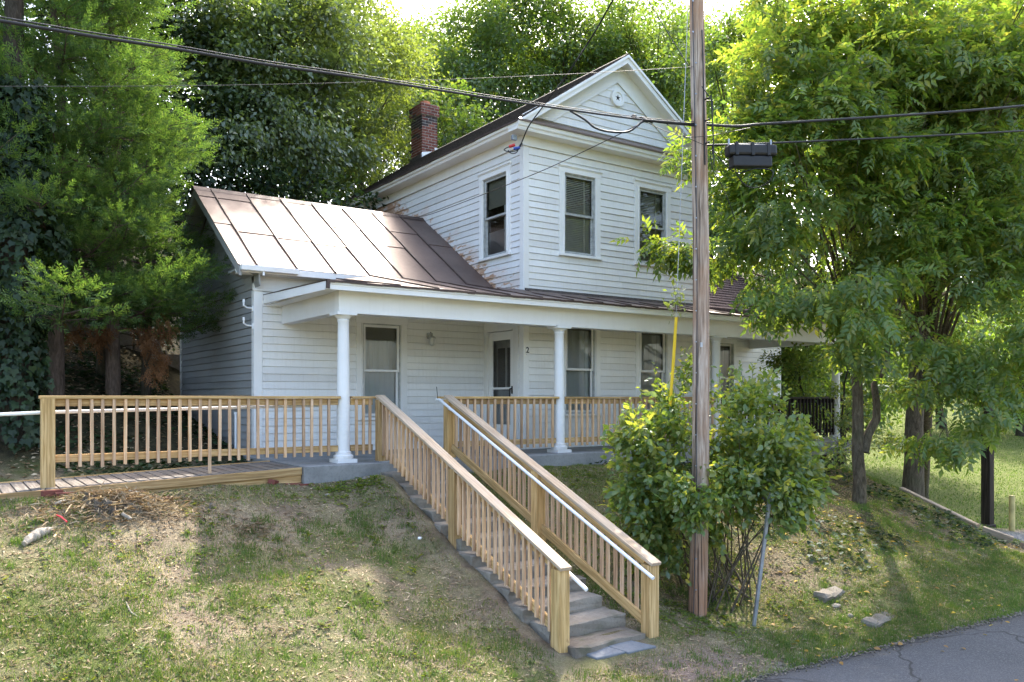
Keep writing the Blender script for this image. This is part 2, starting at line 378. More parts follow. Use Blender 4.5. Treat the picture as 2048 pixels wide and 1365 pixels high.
def bark(name, a, b, green=0.0):
    t = NT(name); v = t.world((7, 7, 1.6)); g = t.noise(v, 3.2, 7, .7, .8); c = t.ramp(g, [(.33, a), (.68, b)])
    if green: c = t.mix(t.ramp(t.noise(t.world(), 3, 5), [(.45, 0.0), (.7, green)]), c, (.06, .08, .03))
    t.bump(g, .9, .03); return t.set(c, .95, 0, .15)
M['bark'] = bark('ash_bark', (.045, .035, .025), (.19, .155, .115), .25)
M['barkd'] = bark('dark_bark', (.022, .018, .014), (.085, .068, .052), .2)
M['barkc'] = bark('cedar_bark', (.05, .036, .028), (.17, .125, .10), .1)
M['stump'] = bark('stump_wood', (.05, .042, .035), (.24, .20, .155))
M['drift'] = bark('bleached_root', (.22, .19, .15), (.48, .43, .36))
def leaf(name, cols, trans=.45, gloss=.10, grough=.4, tcol=None):
    m = bpy.data.materials.new(name); m.use_nodes = True; t = m.node_tree; t.nodes.clear()
    out = t.nodes.new('ShaderNodeOutputMaterial'); g = t.nodes.new('ShaderNodeNewGeometry')
    r = t.nodes.new('ShaderNodeValToRGB'); e = r.color_ramp.elements
    while len(e) < len(cols): e.new(.5)
    for i, c in enumerate(cols): e[i].position = i / max(1, len(cols) - 1); e[i].color = (*c, 1)
    t.links.new(g.outputs['Random Per Island'], r.inputs[0])
    nz = t.nodes.new('ShaderNodeTexNoise'); nz.inputs['Scale'].default_value = .9; nz.inputs['Detail'].default_value = 3
    t.links.new(g.outputs['Position'], nz.inputs['Vector'])
    mr = t.nodes.new('ShaderNodeMapRange'); mr.inputs[1].default_value = .3; mr.inputs[2].default_value = .7; mr.inputs[3].default_value = .75; mr.inputs[4].default_value = 1.25
    t.links.new(nz.outputs['Fac'], mr.inputs[0])
    vm = t.nodes.new('ShaderNodeVectorMath'); vm.operation = 'SCALE'; t.links.new(r.outputs[0], vm.inputs[0]); t.links.new(mr.outputs[0], vm.inputs['Scale'])
    d = t.nodes.new('ShaderNodeBsdfDiffuse'); t.links.new(vm.outputs[0], d.inputs[0])
    tr = t.nodes.new('ShaderNodeBsdfTranslucent')
    tm = t.nodes.new('ShaderNodeMix'); tm.data_type = 'RGBA'; tm.blend_type = 'MULTIPLY'; tm.inputs[0].default_value = 1
    t.links.new(vm.outputs[0], tm.inputs[6]); tm.inputs[7].default_value = (*(tcol or (2.6, 2.1, .8)), 1); t.links.new(tm.outputs[2], tr.inputs[0])
    mx = t.nodes.new('ShaderNodeMixShader'); mx.inputs[0].default_value = trans; t.links.new(d.outputs[0], mx.inputs[1]); t.links.new(tr.outputs[0], mx.inputs[2])
    gl = t.nodes.new('ShaderNodeBsdfGlossy'); gl.inputs['Roughness'].default_value = grough; gl.inputs[0].default_value = (.9, .95, 1, 1)
    m2 = t.nodes.new('ShaderNodeMixShader'); m2.inputs[0].default_value = gloss; t.links.new(mx.outputs[0], m2.inputs[1]); t.links.new(gl.outputs[0], m2.inputs[2])
    t.links.new(m2.outputs[0], out.inputs[0]); return m
M['ash'] = leaf('ash_leaf', [(.075, .14, .030), (.10, .175, .036), (.125, .20, .042), (.155, .215, .048), (.20, .225, .05)], .55, .035, .5, (2.1, 1.9, .8))
M['maple'] = leaf('maple_leaf', [(.060, .110, .026), (.080, .145, .032), (.11, .170, .036), (.145, .185, .04)], .55, .05, .5, (2.0, 1.9, .8))
M['locust'] = leaf('locust_leaf', [(.095, .140, .036), (.125, .170, .044), (.155, .195, .052)], .55, .05, .5, (2.0, 1.9, .8))
M['willow'] = leaf('greygreen_leaf', [(.080, .120, .040), (.105, .150, .050), (.135, .18, .062)], .48, .07, .45, (2.1, 2.0, .85))
M['cedar'] = leaf('cedar_spray', [(.042, .085, .024), (.062, .120, .032), (.085, .145, .040), (.11, .160, .046)], .42, .02, .6, (1.9, 1.9, .8))
M['cedard'] = leaf('dead_cedar_spray', [(.13, .060, .025), (.19, .09, .035)], .2, .01, .6, (1.4, 1.1, .8))
M['ivy'] = leaf('ivy_leaf', [(.014, .028, .012), (.022, .042, .016), (.036, .060, .020)], .2, .02, .5, (1.8, 1.9, .6))
M['bush'] = leaf('shrub_leaf', [(.085, .155, .036), (.12, .20, .046), (.17, .235, .06), (.23, .26, .07)], .52, .05, .42)
M['grass'] = leaf('grass_blade', [(.085, .145, .028), (.11, .175, .034), (.135, .19, .04), (.20, .215, .065), (.40, .34, .18)], .35, .02, .6, (1.6, 1.5, .8))
M['grassg'] = leaf('green_grass_blade', [(.075, .135, .026), (.10, .165, .032), (.13, .185, .04)], .34, .02, .6, (1.5, 1.55, .8))
M['weed'] = leaf('weed_leaf', [(.06, .11, .02), (.10, .155, .026), (.15, .19, .03)], .4, .02, .6)
M['litter'] = leaf('fallen_leaf', [(.50, .36, .03), (.42, .27, .05), (.30, .17, .06), (.55, .45, .10)], .25, .02, .6, (1.2, 1.1, .8))
M['dry'] = leaf('dry_litter', [(.36, .28, .17), (.24, .17, .10), (.46, .38, .25), (.16, .10, .055)], .15, .015, .6, (1.2, 1.1, .9))
def glass():
    m = bpy.data.materials.new('window_glass'); m.use_nodes = True; t = m.node_tree; t.nodes.clear()
    out = t.nodes.new('ShaderNodeOutputMaterial'); fr = t.nodes.new('ShaderNodeFresnel'); fr.inputs[0].default_value = 1.55
    a = t.nodes.new('ShaderNodeMath'); a.operation = 'MULTIPLY_ADD'; a.inputs[1].default_value = 1.05; a.inputs[2].default_value = .01; t.links.new(fr.outputs[0], a.inputs[0])
    tp = t.nodes.new('ShaderNodeBsdfTransparent'); tp.inputs[0].default_value = (.93, .95, .945, 1)
    gl = t.nodes.new('ShaderNodeBsdfGlossy'); gl.inputs['Roughness'].default_value = .02
    nz = t.nodes.new('ShaderNodeTexNoise'); nz.inputs['Scale'].default_value = 2.2; b = t.nodes.new('ShaderNodeBump'); b.inputs['Strength'].default_value = .05; b.inputs['Distance'].default_value = .02
    t.links.new(nz.outputs['Fac'], b.inputs['Height']); t.links.new(b.outputs[0], gl.inputs['Normal'])
    mx = t.nodes.new('ShaderNodeMixShader'); t.links.new(a.outputs[0], mx.inputs[0]); t.links.new(tp.outputs[0], mx.inputs[1]); t.links.new(gl.outputs[0], mx.inputs[2])
    t.links.new(mx.outputs[0], out.inputs[0]); return m
M['glass'] = glass()
def fabric(name, col, trans=.3):
    m = bpy.data.materials.new(name); m.use_nodes = True; t = m.node_tree; t.nodes.clear(); out = t.nodes.new('ShaderNodeOutputMaterial')
    d = t.nodes.new('ShaderNodeBsdfDiffuse'); d.inputs[0].default_value = (*col, 1); r = t.nodes.new('ShaderNodeBsdfTranslucent'); r.inputs[0].default_value = (*col, 1)
    mx = t.nodes.new('ShaderNodeMixShader'); mx.inputs[0].default_value = trans; t.links.new(d.outputs[0], mx.inputs[1]); t.links.new(r.outputs[0], mx.inputs[2]); t.links.new(mx.outputs[0], out.inputs[0]); return m
M['lace'] = fabric('lace_curtain', (.50, .52, .52)); M['curtain'] = fabric('curtain', (.72, .74, .76)); M['shade'] = fabric('window_shade', (.30, .29, .25)); M['blind'] = simple('blind_slat', (.80, .79, .74), .5, 0, .05)

# ================================================================== GROUND
def build_ground():
    def axis(segs):
        a = []
        for lo, hi, st in segs: a += list(np.arange(lo, hi - 1e-6, st))
        return np.array(a + [segs[-1][1]])
    xs = axis([(-160, -40, 15), (-40, -14, 2), (-14, -7, .4), (-7, 12.5, .13), (12.5, 22, .5), (22, 60, 3), (60, 180, 20)])
    ys = axis([(-140, -30, 20), (-30, -7, 1.5), (-7, 3, .13), (3, 10, .4), (10, 30, 1.5), (30, 90, 5), (90, 200, 22)])
    X, Y = np.meshgrid(xs, ys); x = X.ravel(); y = Y.ravel(); z = ground(x, y)
    nx = len(xs); i, j = np.meshgrid(np.arange(nx - 1), np.arange(len(ys) - 1)); a = (j * nx + i).ravel()
    F = np.c_[a, a + 1, a + nx + 1, a + nx]
    t = NT('lawn_soil'); wv = t.world()
    def at_(nm):
        q = t.n('ShaderNodeAttribute'); q.attribute_name = nm; return q.outputs['Fac']
    n1 = t.noise(wv, 1.1, 6, .65, .4); n2 = t.noise(wv, 7, 6, .7); n3 = t.noise(wv, 42, 4, .8); n4 = t.noise(wv, 2.7, 5, .6)
    dirt = t.ramp(n2, [(.3, (.135, .100, .070)), (.7, (.28, .22, .16))])
    thatch = t.ramp(n3, [(.35, (.22, .18, .11)), (.7, (.43, .365, .245))])
    green = t.ramp(n3, [(.3, (.065, .095, .024)), (.7, (.14, .17, .045))])
    c = t.mix(t.ramp(n4, [(.38, 0.0), (.62, 1.0)]), dirt, thatch)
    c = t.mix(t.math('MULTIPLY', t.ramp(n1, [(.40, 0.0), (.60, .85)]), t.math('SUBTRACT', 1.0, at_('bare'))), c, green)
    c = t.mix(at_('lush'), c, t.mix(t.ramp(n2, [(.4, 0.0), (.75, .45)]), green, (.20, .19, .075)))
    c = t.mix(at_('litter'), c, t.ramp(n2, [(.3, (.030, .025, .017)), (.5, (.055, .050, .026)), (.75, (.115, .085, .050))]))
    c = t.mix(at_('pinksoil'), c, t.ramp(n3, [(.3, (.17, .125, .105)), (.7, (.30, .235, .20))]))
    c = t.mix(at_('gravel'), c, t.ramp(n3, [(.3, (.10, .105, .115)), (.7, (.30, .31, .33))]))
    n5 = t.noise(wv, 110, 3, .8); c = t.mix(1.0, c, t.ramp(n5, [(.3, .55), (.7, 1.35)]), 'MULTIPLY')
    t.bump(t.math('ADD', n2, t.math('MULTIPLY', n3, .7)), .9, .06); t.set(c, .95, 0, .1)
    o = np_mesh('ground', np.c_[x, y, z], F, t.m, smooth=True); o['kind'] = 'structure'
    sm = lambda v, a, b: np.clip((v - a) / (b - a), 0, 1)
    nz = vnoise(x, y, .9, 5) * .6 + vnoise(x, y, 2.3, 6) * .4
    house = (x > -1) & (x < 13.2) & (y > -.3)
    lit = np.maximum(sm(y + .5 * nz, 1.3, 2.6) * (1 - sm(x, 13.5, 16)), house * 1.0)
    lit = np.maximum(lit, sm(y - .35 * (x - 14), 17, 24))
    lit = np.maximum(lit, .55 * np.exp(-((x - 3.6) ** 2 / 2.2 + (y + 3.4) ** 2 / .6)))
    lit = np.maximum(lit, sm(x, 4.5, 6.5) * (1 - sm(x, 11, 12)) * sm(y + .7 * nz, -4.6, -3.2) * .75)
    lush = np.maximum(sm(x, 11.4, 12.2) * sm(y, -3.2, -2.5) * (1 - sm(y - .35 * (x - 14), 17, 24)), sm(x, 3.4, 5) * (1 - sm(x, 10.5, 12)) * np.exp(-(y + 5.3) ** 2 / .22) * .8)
    lush = np.maximum(lush, .55 * sm(-x + .8 * nz, 3.6, 5.0) * sm(-y, 1.6, 2.4))
    bare = np.clip(np.exp(-((x + 2.2) ** 2 / 2.6 + (y + 1.4) ** 2 / .5)) * 1.1 + np.exp(-((x - .9) ** 2 / .5 + (y + 2.6) ** 2 / 5)), 0, 1)
    pink = np.clip(1.6 * np.exp(-((x - 1.6) ** 2 / .9 + (y + 5.25) ** 2 / .16)) - .25 + .3 * nz, 0, 1)
    gra = np.clip(np.exp(-((x - 12.4) ** 2 / 1.4 + (y + 3.6) ** 2 / .35)) * 1.5 - .2, 0, 1)
    gra = np.maximum(gra, np.clip(np.exp(-((x - 3.3) ** 2 / 1.2 + (y + 5.62) ** 2 / .03)) - .3 + .3 * nz, 0, 1))
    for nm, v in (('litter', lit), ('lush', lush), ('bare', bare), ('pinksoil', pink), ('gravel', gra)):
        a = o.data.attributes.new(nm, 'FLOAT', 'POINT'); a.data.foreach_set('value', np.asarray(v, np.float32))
    return o
GROUND = build_ground()
def road():
    xs = np.r_[np.arange(-120, -6, 6), np.arange(-6, 16, .08), np.arange(16, 150, 6)]
    e = EDGE(xs) + .05 * vnoise(xs, xs * 0, 1.1, 3) + .04 * vnoise(xs, xs * 0, 3.0, 4)
    V = []; rows = [(None, -2.10), (None, -1.955), (-.25, -1.94), (-2.8, -1.91), (-5.6, -1.96)]
    for dy, z in rows:
        yy = e + (dy or 0) - (0.012 if z == -1.955 else 0)
        V += list(np.c_[xs, yy, np.full(len(xs), z)])
    n = len(xs); F = [(r*n+i, (r+1)*n+i, (r+1)*n+i+1, r*n+i+1) for r in range(len(rows)-1) for i in range(n-1)]
    o = np_mesh('road', np.array(V), np.array(F), M['asphalt']); o['kind'] = 'structure'
road()

# ================================================================== HOUSE
HOUSE = thing('white_house', 'white clapboard two-storey house with brown metal roof and columned porch', 'house', (4.0, 3.0, -0.25))
YB, XB, YW, XW0, XR1 = 1.06, 3.945, 2.38, -.53, 12.94      # block front, block side, wing front, wing corner, right end
XBR = 8.45
class Wall:
    """front: normal -Y at y=p, u=X ; side: normal -X at x=p, u=Y"""
    def __init__(s, kind, p): s.k = kind; s.p = p
    def box(s, mb, u0, u1, w0, w1, z0, z1):
        if s.k == 'front': return mb.box(u0, u1, s.p - w1, s.p - w0, z0, z1)
        return mb.box(s.p - w1, s.p - w0, u0, u1, z0, z1)
    def pt(s, u, wv, z): return (u, s.p - wv, z) if s.k == 'front' else (s.p - wv, u, z)
def cut(u0, u1, ops):
    segs = [(u0, u1)]
    for a, b in ops:
        n = []
        for p, q in segs:
            if b <= p or a >= q: n.append((p, q)); continue
            if a > p: n.append((p, a))
            if b < q: n.append((b, q))
        segs = n
    return [(p, q) for p, q in segs if q - p > .02]
rng = random.Random(7)
def clad(wall, u0, u1, courses, ops, m, wallmat=None, name='wall', lim=None):
    """sheathing wall (part) with every clapboard a child; ops=(u0,u1,z0,z1) openings incl. casing"""
    z0 = courses[0][0]; z1 = courses[-1][1]; mb = MB()
    zs = sorted({z0, z1} | {z for o in ops for z in o[2:4] if z0 < z < z1})
    for a, b in zip(zs[:-1], zs[1:]):
        mid = (a + b) / 2
        for p, q in cut(u0, u1, [(o[0] + .06, o[1] - .06) for o in ops if o[2] < mid < o[3]]):
            wall.box(mb, p, q, -.10, -.004, a, b)
    W = obj(name, mb, wallmat or m, HOUSE)
    for zb, zt in courses:
        oo = [(o[0], o[1]) for o in ops if min(zt, o[3]) - max(zb, o[2]) > .3 * (zt - zb)]
        a, b = (u0, u1) if lim is None else lim(zb, zt)
        for p, q in cut(a, b, oo):
            # butt joints
            js = [p]
            while q - js[-1] > 4.2: js.append(js[-1] + rng.uniform(2.2, 3.6))
            if q - js[-1] < .5 and len(js) > 1: js.pop()
            js.append(q)
            for s, e in zip(js[:-1], js[1:]):
                d = rng.uniform(-.003, .003); sag = rng.uniform(-.006, .006); mbb = MB()
                prof = [(-.003, zb), (.024 + d, zb + .001), (.023 + d, zb + .006), (.012, zt - .009), (-.003, zt - .009)]
                n = len(prof); g = .0012
                vs = [wall.pt(s + g, wv, z) for wv, z in prof] + [wall.pt(e - g, wv, z + sag) for wv, z in prof]
                fs = [tuple(range(n)), tuple(range(2*n-1, n-1, -1))] + [(i, (i+1) % n, n + (i+1) % n, n + i) for i in range(n)]
                mbb.add(vs, fs); obj('clapboard', mbb, m, W)
    return W
def courses(z0, z1, e):
    n = max(1, round((z1 - z0) / e)); h = (z1 - z0) / n
    return [(z0 + i * h, z0 + (i + 1) * h) for i in range(n)]
FB, SB, FWg, SWg = Wall('front', YB), Wall('side', XB), Wall('front', YW), Wall('side', XW0)
# openings: (u0,u1,z0,z1) of the casings
W1 = (4.742, 5.748, 3.61, 5.25); W2 = (6.645, 7.65, 3.61, 5.25)
L1 = (4.77, 5.74, .60, 2.40); L2 = (6.68, 7.66, .60, 2.40)
S1 = (1.456, 2.529, 3.60, 5.25); WW = (1.2525, 2.2446, .55, 2.34); DR = (1.20, 2.36, -.06, 2.40); RW = (10.25, 11.25, .55, 2.34)
up = courses(2.84, 4.62, .12); hi = courses(4.62, 5.48, .145)
clad(FB, XB + .10, XBR - .10, courses(-.06, 2.46, .125), [L1, L2], M['siding'])
clad(FB, XB + .10, XBR - .10, up + hi, [W1, W2], M['siding'])
clad(SB, YB + .10, 9.6, up + hi, [S1], M['peel'], M['siding'])
clad(SB, YB + .10, YW, courses(-.06, 2.46, .125), [DR], M['siding'])
clad(FWg, XW0 + .12, XB, courses(-.06, 2.66, .121), [WW], M['siding'])
clad(FWg, XBR, XR1 - .12, courses(-.06, 2.66, .121), [RW], M['siding'])
kr = .643
def wl_lim(zb, zt):
    if zt < 2.95: return (YW + .10, 7.32)
    h = (zt - 2.98) / kr
    return (2.3 + h, 7.4 - h)
clad(SWg, YW + .10, 7.32, courses(-.30, 2.94, .124) , [], M['shadepaint'])
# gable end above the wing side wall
mb = MB(); mb.prism([(2.30, 2.94), (7.40, 2.94), (4.85, 4.70)], 'x', XW0, XW0 + .08); gw = obj('gable_wall', mb, M['shadepaint'], HOUSE)
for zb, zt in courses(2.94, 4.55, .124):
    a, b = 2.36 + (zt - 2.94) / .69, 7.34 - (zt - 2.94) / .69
    mb = MB(); SWg.box(mb, a, b, .0, .016, zb, zt - .004); obj('clapboard', mb, M['shadepaint'], gw)
# plain closing walls away from the street
mb = MB(); mb.box(XBR - .08, XBR, YB + .1, 9.6, -.3, 5.7); obj('wall', mb, M['siding'], HOUSE)
mb = MB(); mb.box(XB, XBR, 9.6, 9.68, -.3, 5.7); obj('wall', mb, M['siding'], HOUSE)
mb = MB(); mb.box(XW0, XB, 7.32, 7.40, -.3, 2.95); obj('wall', mb, M['siding'], HOUSE)
mb = MB(); mb.box(XR1 - .08, XR1, YW + .1, 7.32, -.3, 2.95); mb.prism([(2.3, 2.95), (7.4, 2.95), (4.85, 4.72)], 'x', XR1 - .08, XR1); obj('wall', mb, M['siding'], HOUSE)
mb = MB(); mb.box(XBR, XR1, 7.32, 7.40, -.3, 2.95); obj('wall', mb, M['siding'], HOUSE)
# floors inside (first and upper), keep the rooms dark
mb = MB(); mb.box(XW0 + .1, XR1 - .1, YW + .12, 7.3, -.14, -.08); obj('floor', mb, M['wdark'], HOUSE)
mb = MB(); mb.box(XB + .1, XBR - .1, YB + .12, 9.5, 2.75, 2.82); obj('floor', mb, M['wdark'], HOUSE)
# corner boards
def cboard(x0, x1, y0, y1, z0, z1, m=None):
    mb = MB(); mb.box(x0, x1, y0, y1, z0, z1); return obj('corner_board', mb, m or M['trim'], HOUSE, bev=.003)
cboard(XB - .026, XB + .10, YB - .026, YB + .10, 2.82, 5.48)
cboard(XB - .026, XB + .10, YB - .026, YB + .115, -.06, 2.44)
cboard(XBR - .10, XBR + .02, YB - .026, YB + .10, 2.82, 5.48); cboard(XBR - .10, XBR + .02, YB - .026, YB + .10, -.06, 2.44)
cboard(XW0 - .024, XW0 + .12, YW - .026, YW + .10, -.32, 2.66)
cboard(XR1 - .12, XR1 + .02, YW - .026, YW + .10, -.32, 2.66)
cboard(XW0 - .024, XW0 + .10, 7.30, 7.42, -.32, 2.94)
# wing frieze + cornice
mb = MB(); mb.box(XW0 - .03, XB - .03, YW - .034, YW + .05, 2.66, 2.95); mb.box(XW0 - .05, XB - .03, YW - .055, YW - .034, 2.655, 2.69)
obj('frieze', mb, M['trim'], HOUSE, bev=.003)
mb = MB(); mb.box(XBR + .03, XR1 + .03, YW - .034, YW + .05, 2.66, 2.95); obj('frieze', mb, M['trim'], HOUSE)
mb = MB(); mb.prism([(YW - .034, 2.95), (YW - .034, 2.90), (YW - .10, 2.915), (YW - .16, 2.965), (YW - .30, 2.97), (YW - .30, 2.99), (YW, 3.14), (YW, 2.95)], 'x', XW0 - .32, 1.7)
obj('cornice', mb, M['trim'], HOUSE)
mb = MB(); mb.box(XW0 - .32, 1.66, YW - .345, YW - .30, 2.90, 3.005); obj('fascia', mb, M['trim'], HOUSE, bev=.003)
# short white gutter on the eave
mb = MB(); x0, x1, yg = XW0 - .345, .055, YW - .345
mb.prism([(yg, 3.01), (yg, 2.945), (yg - .035, 2.915), (yg - .085, 2.925), (yg - .10, 2.99), (yg - .10, 3.005), (yg - .092, 3.005), (yg - .088, 2.985), (yg - .078, 2.935), (yg - .035, 2.925), (yg - .008, 2.95), (yg - .008, 3.01)], 'x', x0, x1)
g_ = obj('gutter', mb, M['whitepipe'], HOUSE)
for xe in (x0, x1 - .006):
    mb = MB(); mb.box(xe, xe + .006, yg - .10, yg, 2.92, 3.0); obj('gutter_end', mb, M['whitepipe'], g_)
mb = MB(); mb.tube([(XW0 + .02, yg - .05, 2.93), (XW0 + .02, yg - .05, 2.86)], .018, 8); obj('gutter_outlet', mb, M['whitepipe'], g_)
# rake boards of the left wing gable (worn, tree shade put into the paint colour) and soffit
for s in (1, -1):
    ya, yb = (2.03, 4.85) if s == 1 else (7.67, 4.85)
    mb = MB(); mb.prism([(ya, 2.84), (ya, 2.985), (yb, 4.80), (yb, 4.655)], 'x', XW0 - .36, XW0 - .32); obj('rake_board', mb, M['shadepaint'], HOUSE)
    mb = MB(); mb.prism([(ya, 2.955), (ya, 2.985), (yb, 4.80), (yb, 4.77)], 'x', XW0 - .32, XW0); obj('rake_soffit', mb, M['shadepaint'], HOUSE)
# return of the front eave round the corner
mb = MB(); mb.prism([(XW0 - .30, 2.97), (XW0 - .03, 2.90), (XW0 - .03, 2.78), (XW0 - .005, 2.70), (XW0 - .005, 3.0), (XW0 - .30, 3.0)], 'y', YW - .30, YW + .45); obj('cornice_return', mb, M['shadepaint'], HOUSE)

# ------------------------------------------------------------------ roofs
def sheet(pts_top, th=.014):
    """closed thin slab from 4 top corners"""
    p = [Vector(q) for q in pts_top]; n = (p[1] - p[0]).cross(p[3] - p[0]).normalized()
    if n.z < 0: n = -n
    lo = [q - n * th for q in p]; mb = MB()
    mb.add(p + lo, [(0,1,2,3), (7,6,5,4), (0,4,5,1), (1,5,6,2), (2,6,7,3), (3,7,4,0)]); return mb
ER, EE = (4.85, 4.82), (2.03, 3.005)          # ridge (y,z), eave (y,z)
def zr(y): return ER[1] - (ER[0] - y) * (ER[1] - EE[1]) / (ER[0] - EE[0])
mb = sheet([(XW0 - .37, 4.85, 4.82), (XB, 4.85, 4.82), (XB, 7.69, 2.99), (XW0 - .37, 7.69, 2.99)], .03)
mb.add([], []); ROOF = obj('wing_roof', mb, M['roof'], HOUSE)
mb = MB(); mb.prism([(4.73, 4.755), (4.85, 4.85), (4.97, 4.755), (4.85, 4.832)], 'x', XW0 - .38, XB); obj('ridge_cap', mb, M['seam'], ROOF)
seams = [-.59, .07, .73, 1.37, 2.02, 2.68, 3.335]; edges = [XW0 - .37] + seams + [XB]
laps = [[3.45], [3.20], [3.12], [3.05], [3.86], [3.30], [4.0], [3.6]]
for i, (a, b) in enumerate(zip(edges[:-1], edges[1:])):
    ys = [EE[0]] + laps[i] + ([4.50] if i in (0, 1) else []) + [ER[0]]
    for k, (p, q) in enumerate(zip(ys[:-1], ys[1:])):
        l0 = .006 if k else 0.0
        d = [rng.uniform(-.003, .003) for _ in range(4)]
        z0 = zr(p) + l0 + .0; z1 = zr(q)
        o = obj('roof_panel', sheet([(a, p - (.02 if k else 0), z0 + d[0] - (.012 if k else 0) + .008), (b, p - (.02 if k else 0), z0 + d[1] - (.012 if k else 0) + .008), (b, q, z1 + d[2]), (a, q, z1 + d[3])]), M['roof'], ROOF)
for x in seams:
    mb = MB(); n = 7; vs = []
    for k in range(n):
        t = k / (n - 1); y = EE[0] - .01 + t * (ER[0] - EE[0] - .03); z = zr(y); o2 = .004 * math.sin(k * 2.1 + x * 5)
        vs += [(x - .013 + o2, y, z - .005), (x + .013 + o2, y, z - .005), (x + .010 + o2, y, z + .036), (x - .010 + o2, y, z + .036)]
    fs = [(3, 2, 1, 0), tuple(4 * (n - 1) + q for q in range(4))]
    for k in range(n - 1): fs += [(4*k + q, 4*k + (q+1) % 4, 4*k + 4 + (q+1) % 4, 4*k + 4 + q) for q in range(4)]
    mb.add(vs, fs); obj('seam', mb, M['seam'], ROOF)
# porch roof, laid in panels that meet the wing roof at its eave
def pz(x, y):
    t = min(1, max(0, (x + .4) / 1.7)); t = t * t * (3 - 2 * t); s = .028 + t * (.205 - .028)
    return 2.53 + s * (y + .35)
mb = MB(); mb.box(-.30, 12.10, -.28, YW - .05, 2.43, 2.455); PORCH_CEIL = obj('porch_ceiling', mb, M['trim'], HOUSE)
mb = sheet([(-.36, -.33, 2.478), (12.15, -.33, 2.478), (12.15, -.1, 2.50), (-.36, -.1, 2.50)], .02); PR = obj('porch_roof', mb, M['roof'], HOUSE)
pedges = [-.40] + seams[1:] + [4.0, 4.65, 5.3, 5.95, 6.6, 7.25, 7.9, XBR]
for a, b in zip(pedges[:-1], pedges[1:]):
    mb = MB(); yb = 2.05 if b <= XB + .01 else YB - .02
    ya = -.35; n = 6; vs = []
    for k in range(n + 1):
        y = ya + (yb - ya) * k / n; j = rng.uniform(-.005, .005)
        fl = .05 * max(0, (k / n - .75) / .25) ** 2 if b > XB + .01 else 0
        vs += [(a, y, pz(a, y) + j + fl), (b, y, pz(b, y) + j + fl), (b, y, pz(b, y) - .018 + fl), (a, y, pz(a, y) - .018 + fl)]
    fs = [(3, 2, 1, 0), tuple(4 * n + q for q in range(4))]
    for k in range(n): fs += [(4*k + q, 4*k + (q+1) % 4, 4*k + 4 + (q+1) % 4, 4*k + 4 + q) for q in range(4)]
    mb.add(vs, fs); obj('roof_panel', mb, M['roof'], PR)
    if b < XBR:
        y1 = yb; y0 = ya + .02; mb = MB(); q = 5; vs = []
        for k in range(q):
            y = y0 + (y1 - y0) * k / (q - 1); z = pz(b, y); xx = b + .02 * math.sin(k * 1.7 + b)
            vs += [(xx - .014, y, z - .004), (xx + .014, y, z - .004), (xx + .009, y, z + .022), (xx - .009, y, z + .022)]
        fs = [(3, 2, 1, 0), tuple(4 * (q - 1) + r for r in range(4))]
        for k in range(q - 1): fs += [(4*k + r, 4*k + (r+1) % 4, 4*k + 4 + (r+1) % 4, 4*k + 4 + r) for r in range(4)]
        mb.add(vs, fs); obj('seam', mb, M['seam'], PR)
# rough metal drip edge along the porch front
mb = MB(); xs = np.arange(-.40, 12.2, .12); 
for k in range(len(xs) - 1):
    z = 2.515 + rng.uniform(-.005, .005); mb.box(xs[k], xs[k+1], -.372 + rng.uniform(-.004, .004), -.345, z - .016, z + .014)
obj('drip_edge', mb, M['seam'], PR)
mb = MB(); mb.prism([(YB - .022, 2.80), (YB - .09, 2.835), (YB - .022, 2.90)], 'x', XB - .0, XBR); obj('flashing', mb, M['darkroof'], PR)
# shingled roof of the right wing and its porch
SH = obj('shingle_roof', sheet([(XBR, 4.85, 4.82), (XR1 + .37, 4.85, 4.82), (XR1 + .37, 7.69, 2.99), (XBR, 7.69, 2.99)], .03), M['shingle'], HOUSE)
prof = [(-.35, 2.525)] + [(-.35 + (2.03 + .35) * k / 13, 2.525 + (3.005 - 2.525) * k / 13) for k in range(1, 14)]
prof += [(2.03 + (4.85 - 2.03) * k / 22, 3.005 + (4.82 - 3.005) * k / 22) for k in range(1, 23)]
for k, ((ya, za), (yb, zb)) in enumerate(zip(prof[:-1], prof[1:])):
    x1 = 12.2 if yb < 2.1 else XR1 + .37; x = XBR; mb = MB()
    off = rng.uniform(0, .3); cuts = [XBR] + list(np.arange(XBR + off + .05, x1 - .05, .31)) + [x1]
    for a, b in zip(cuts[:-1], cuts[1:]):
        j = rng.uniform(-.006, .006); e = rng.uniform(0, .006)
        mb.add([(a + .003, ya - .02 + j, za - .004 + .012 + e), (b - .003, ya - .02 + j, za - .004 + .012 + e), (b - .003, yb + .02, zb + .008), (a + .003, yb + .02, zb + .008),
                (a + .003, ya - .02 + j, za - .006), (b - .003, ya - .02 + j, za - .006), (b - .003, yb + .02, zb - .006), (a + .003, yb + .02, zb - .006)],
               [(0,1,2,3), (7,6,5,4), (0,4,5,1), (1,5,6,2), (2,6,7,3), (3,7,4,0)])
    obj('shingle_course', mb, M['shingle'], SH)
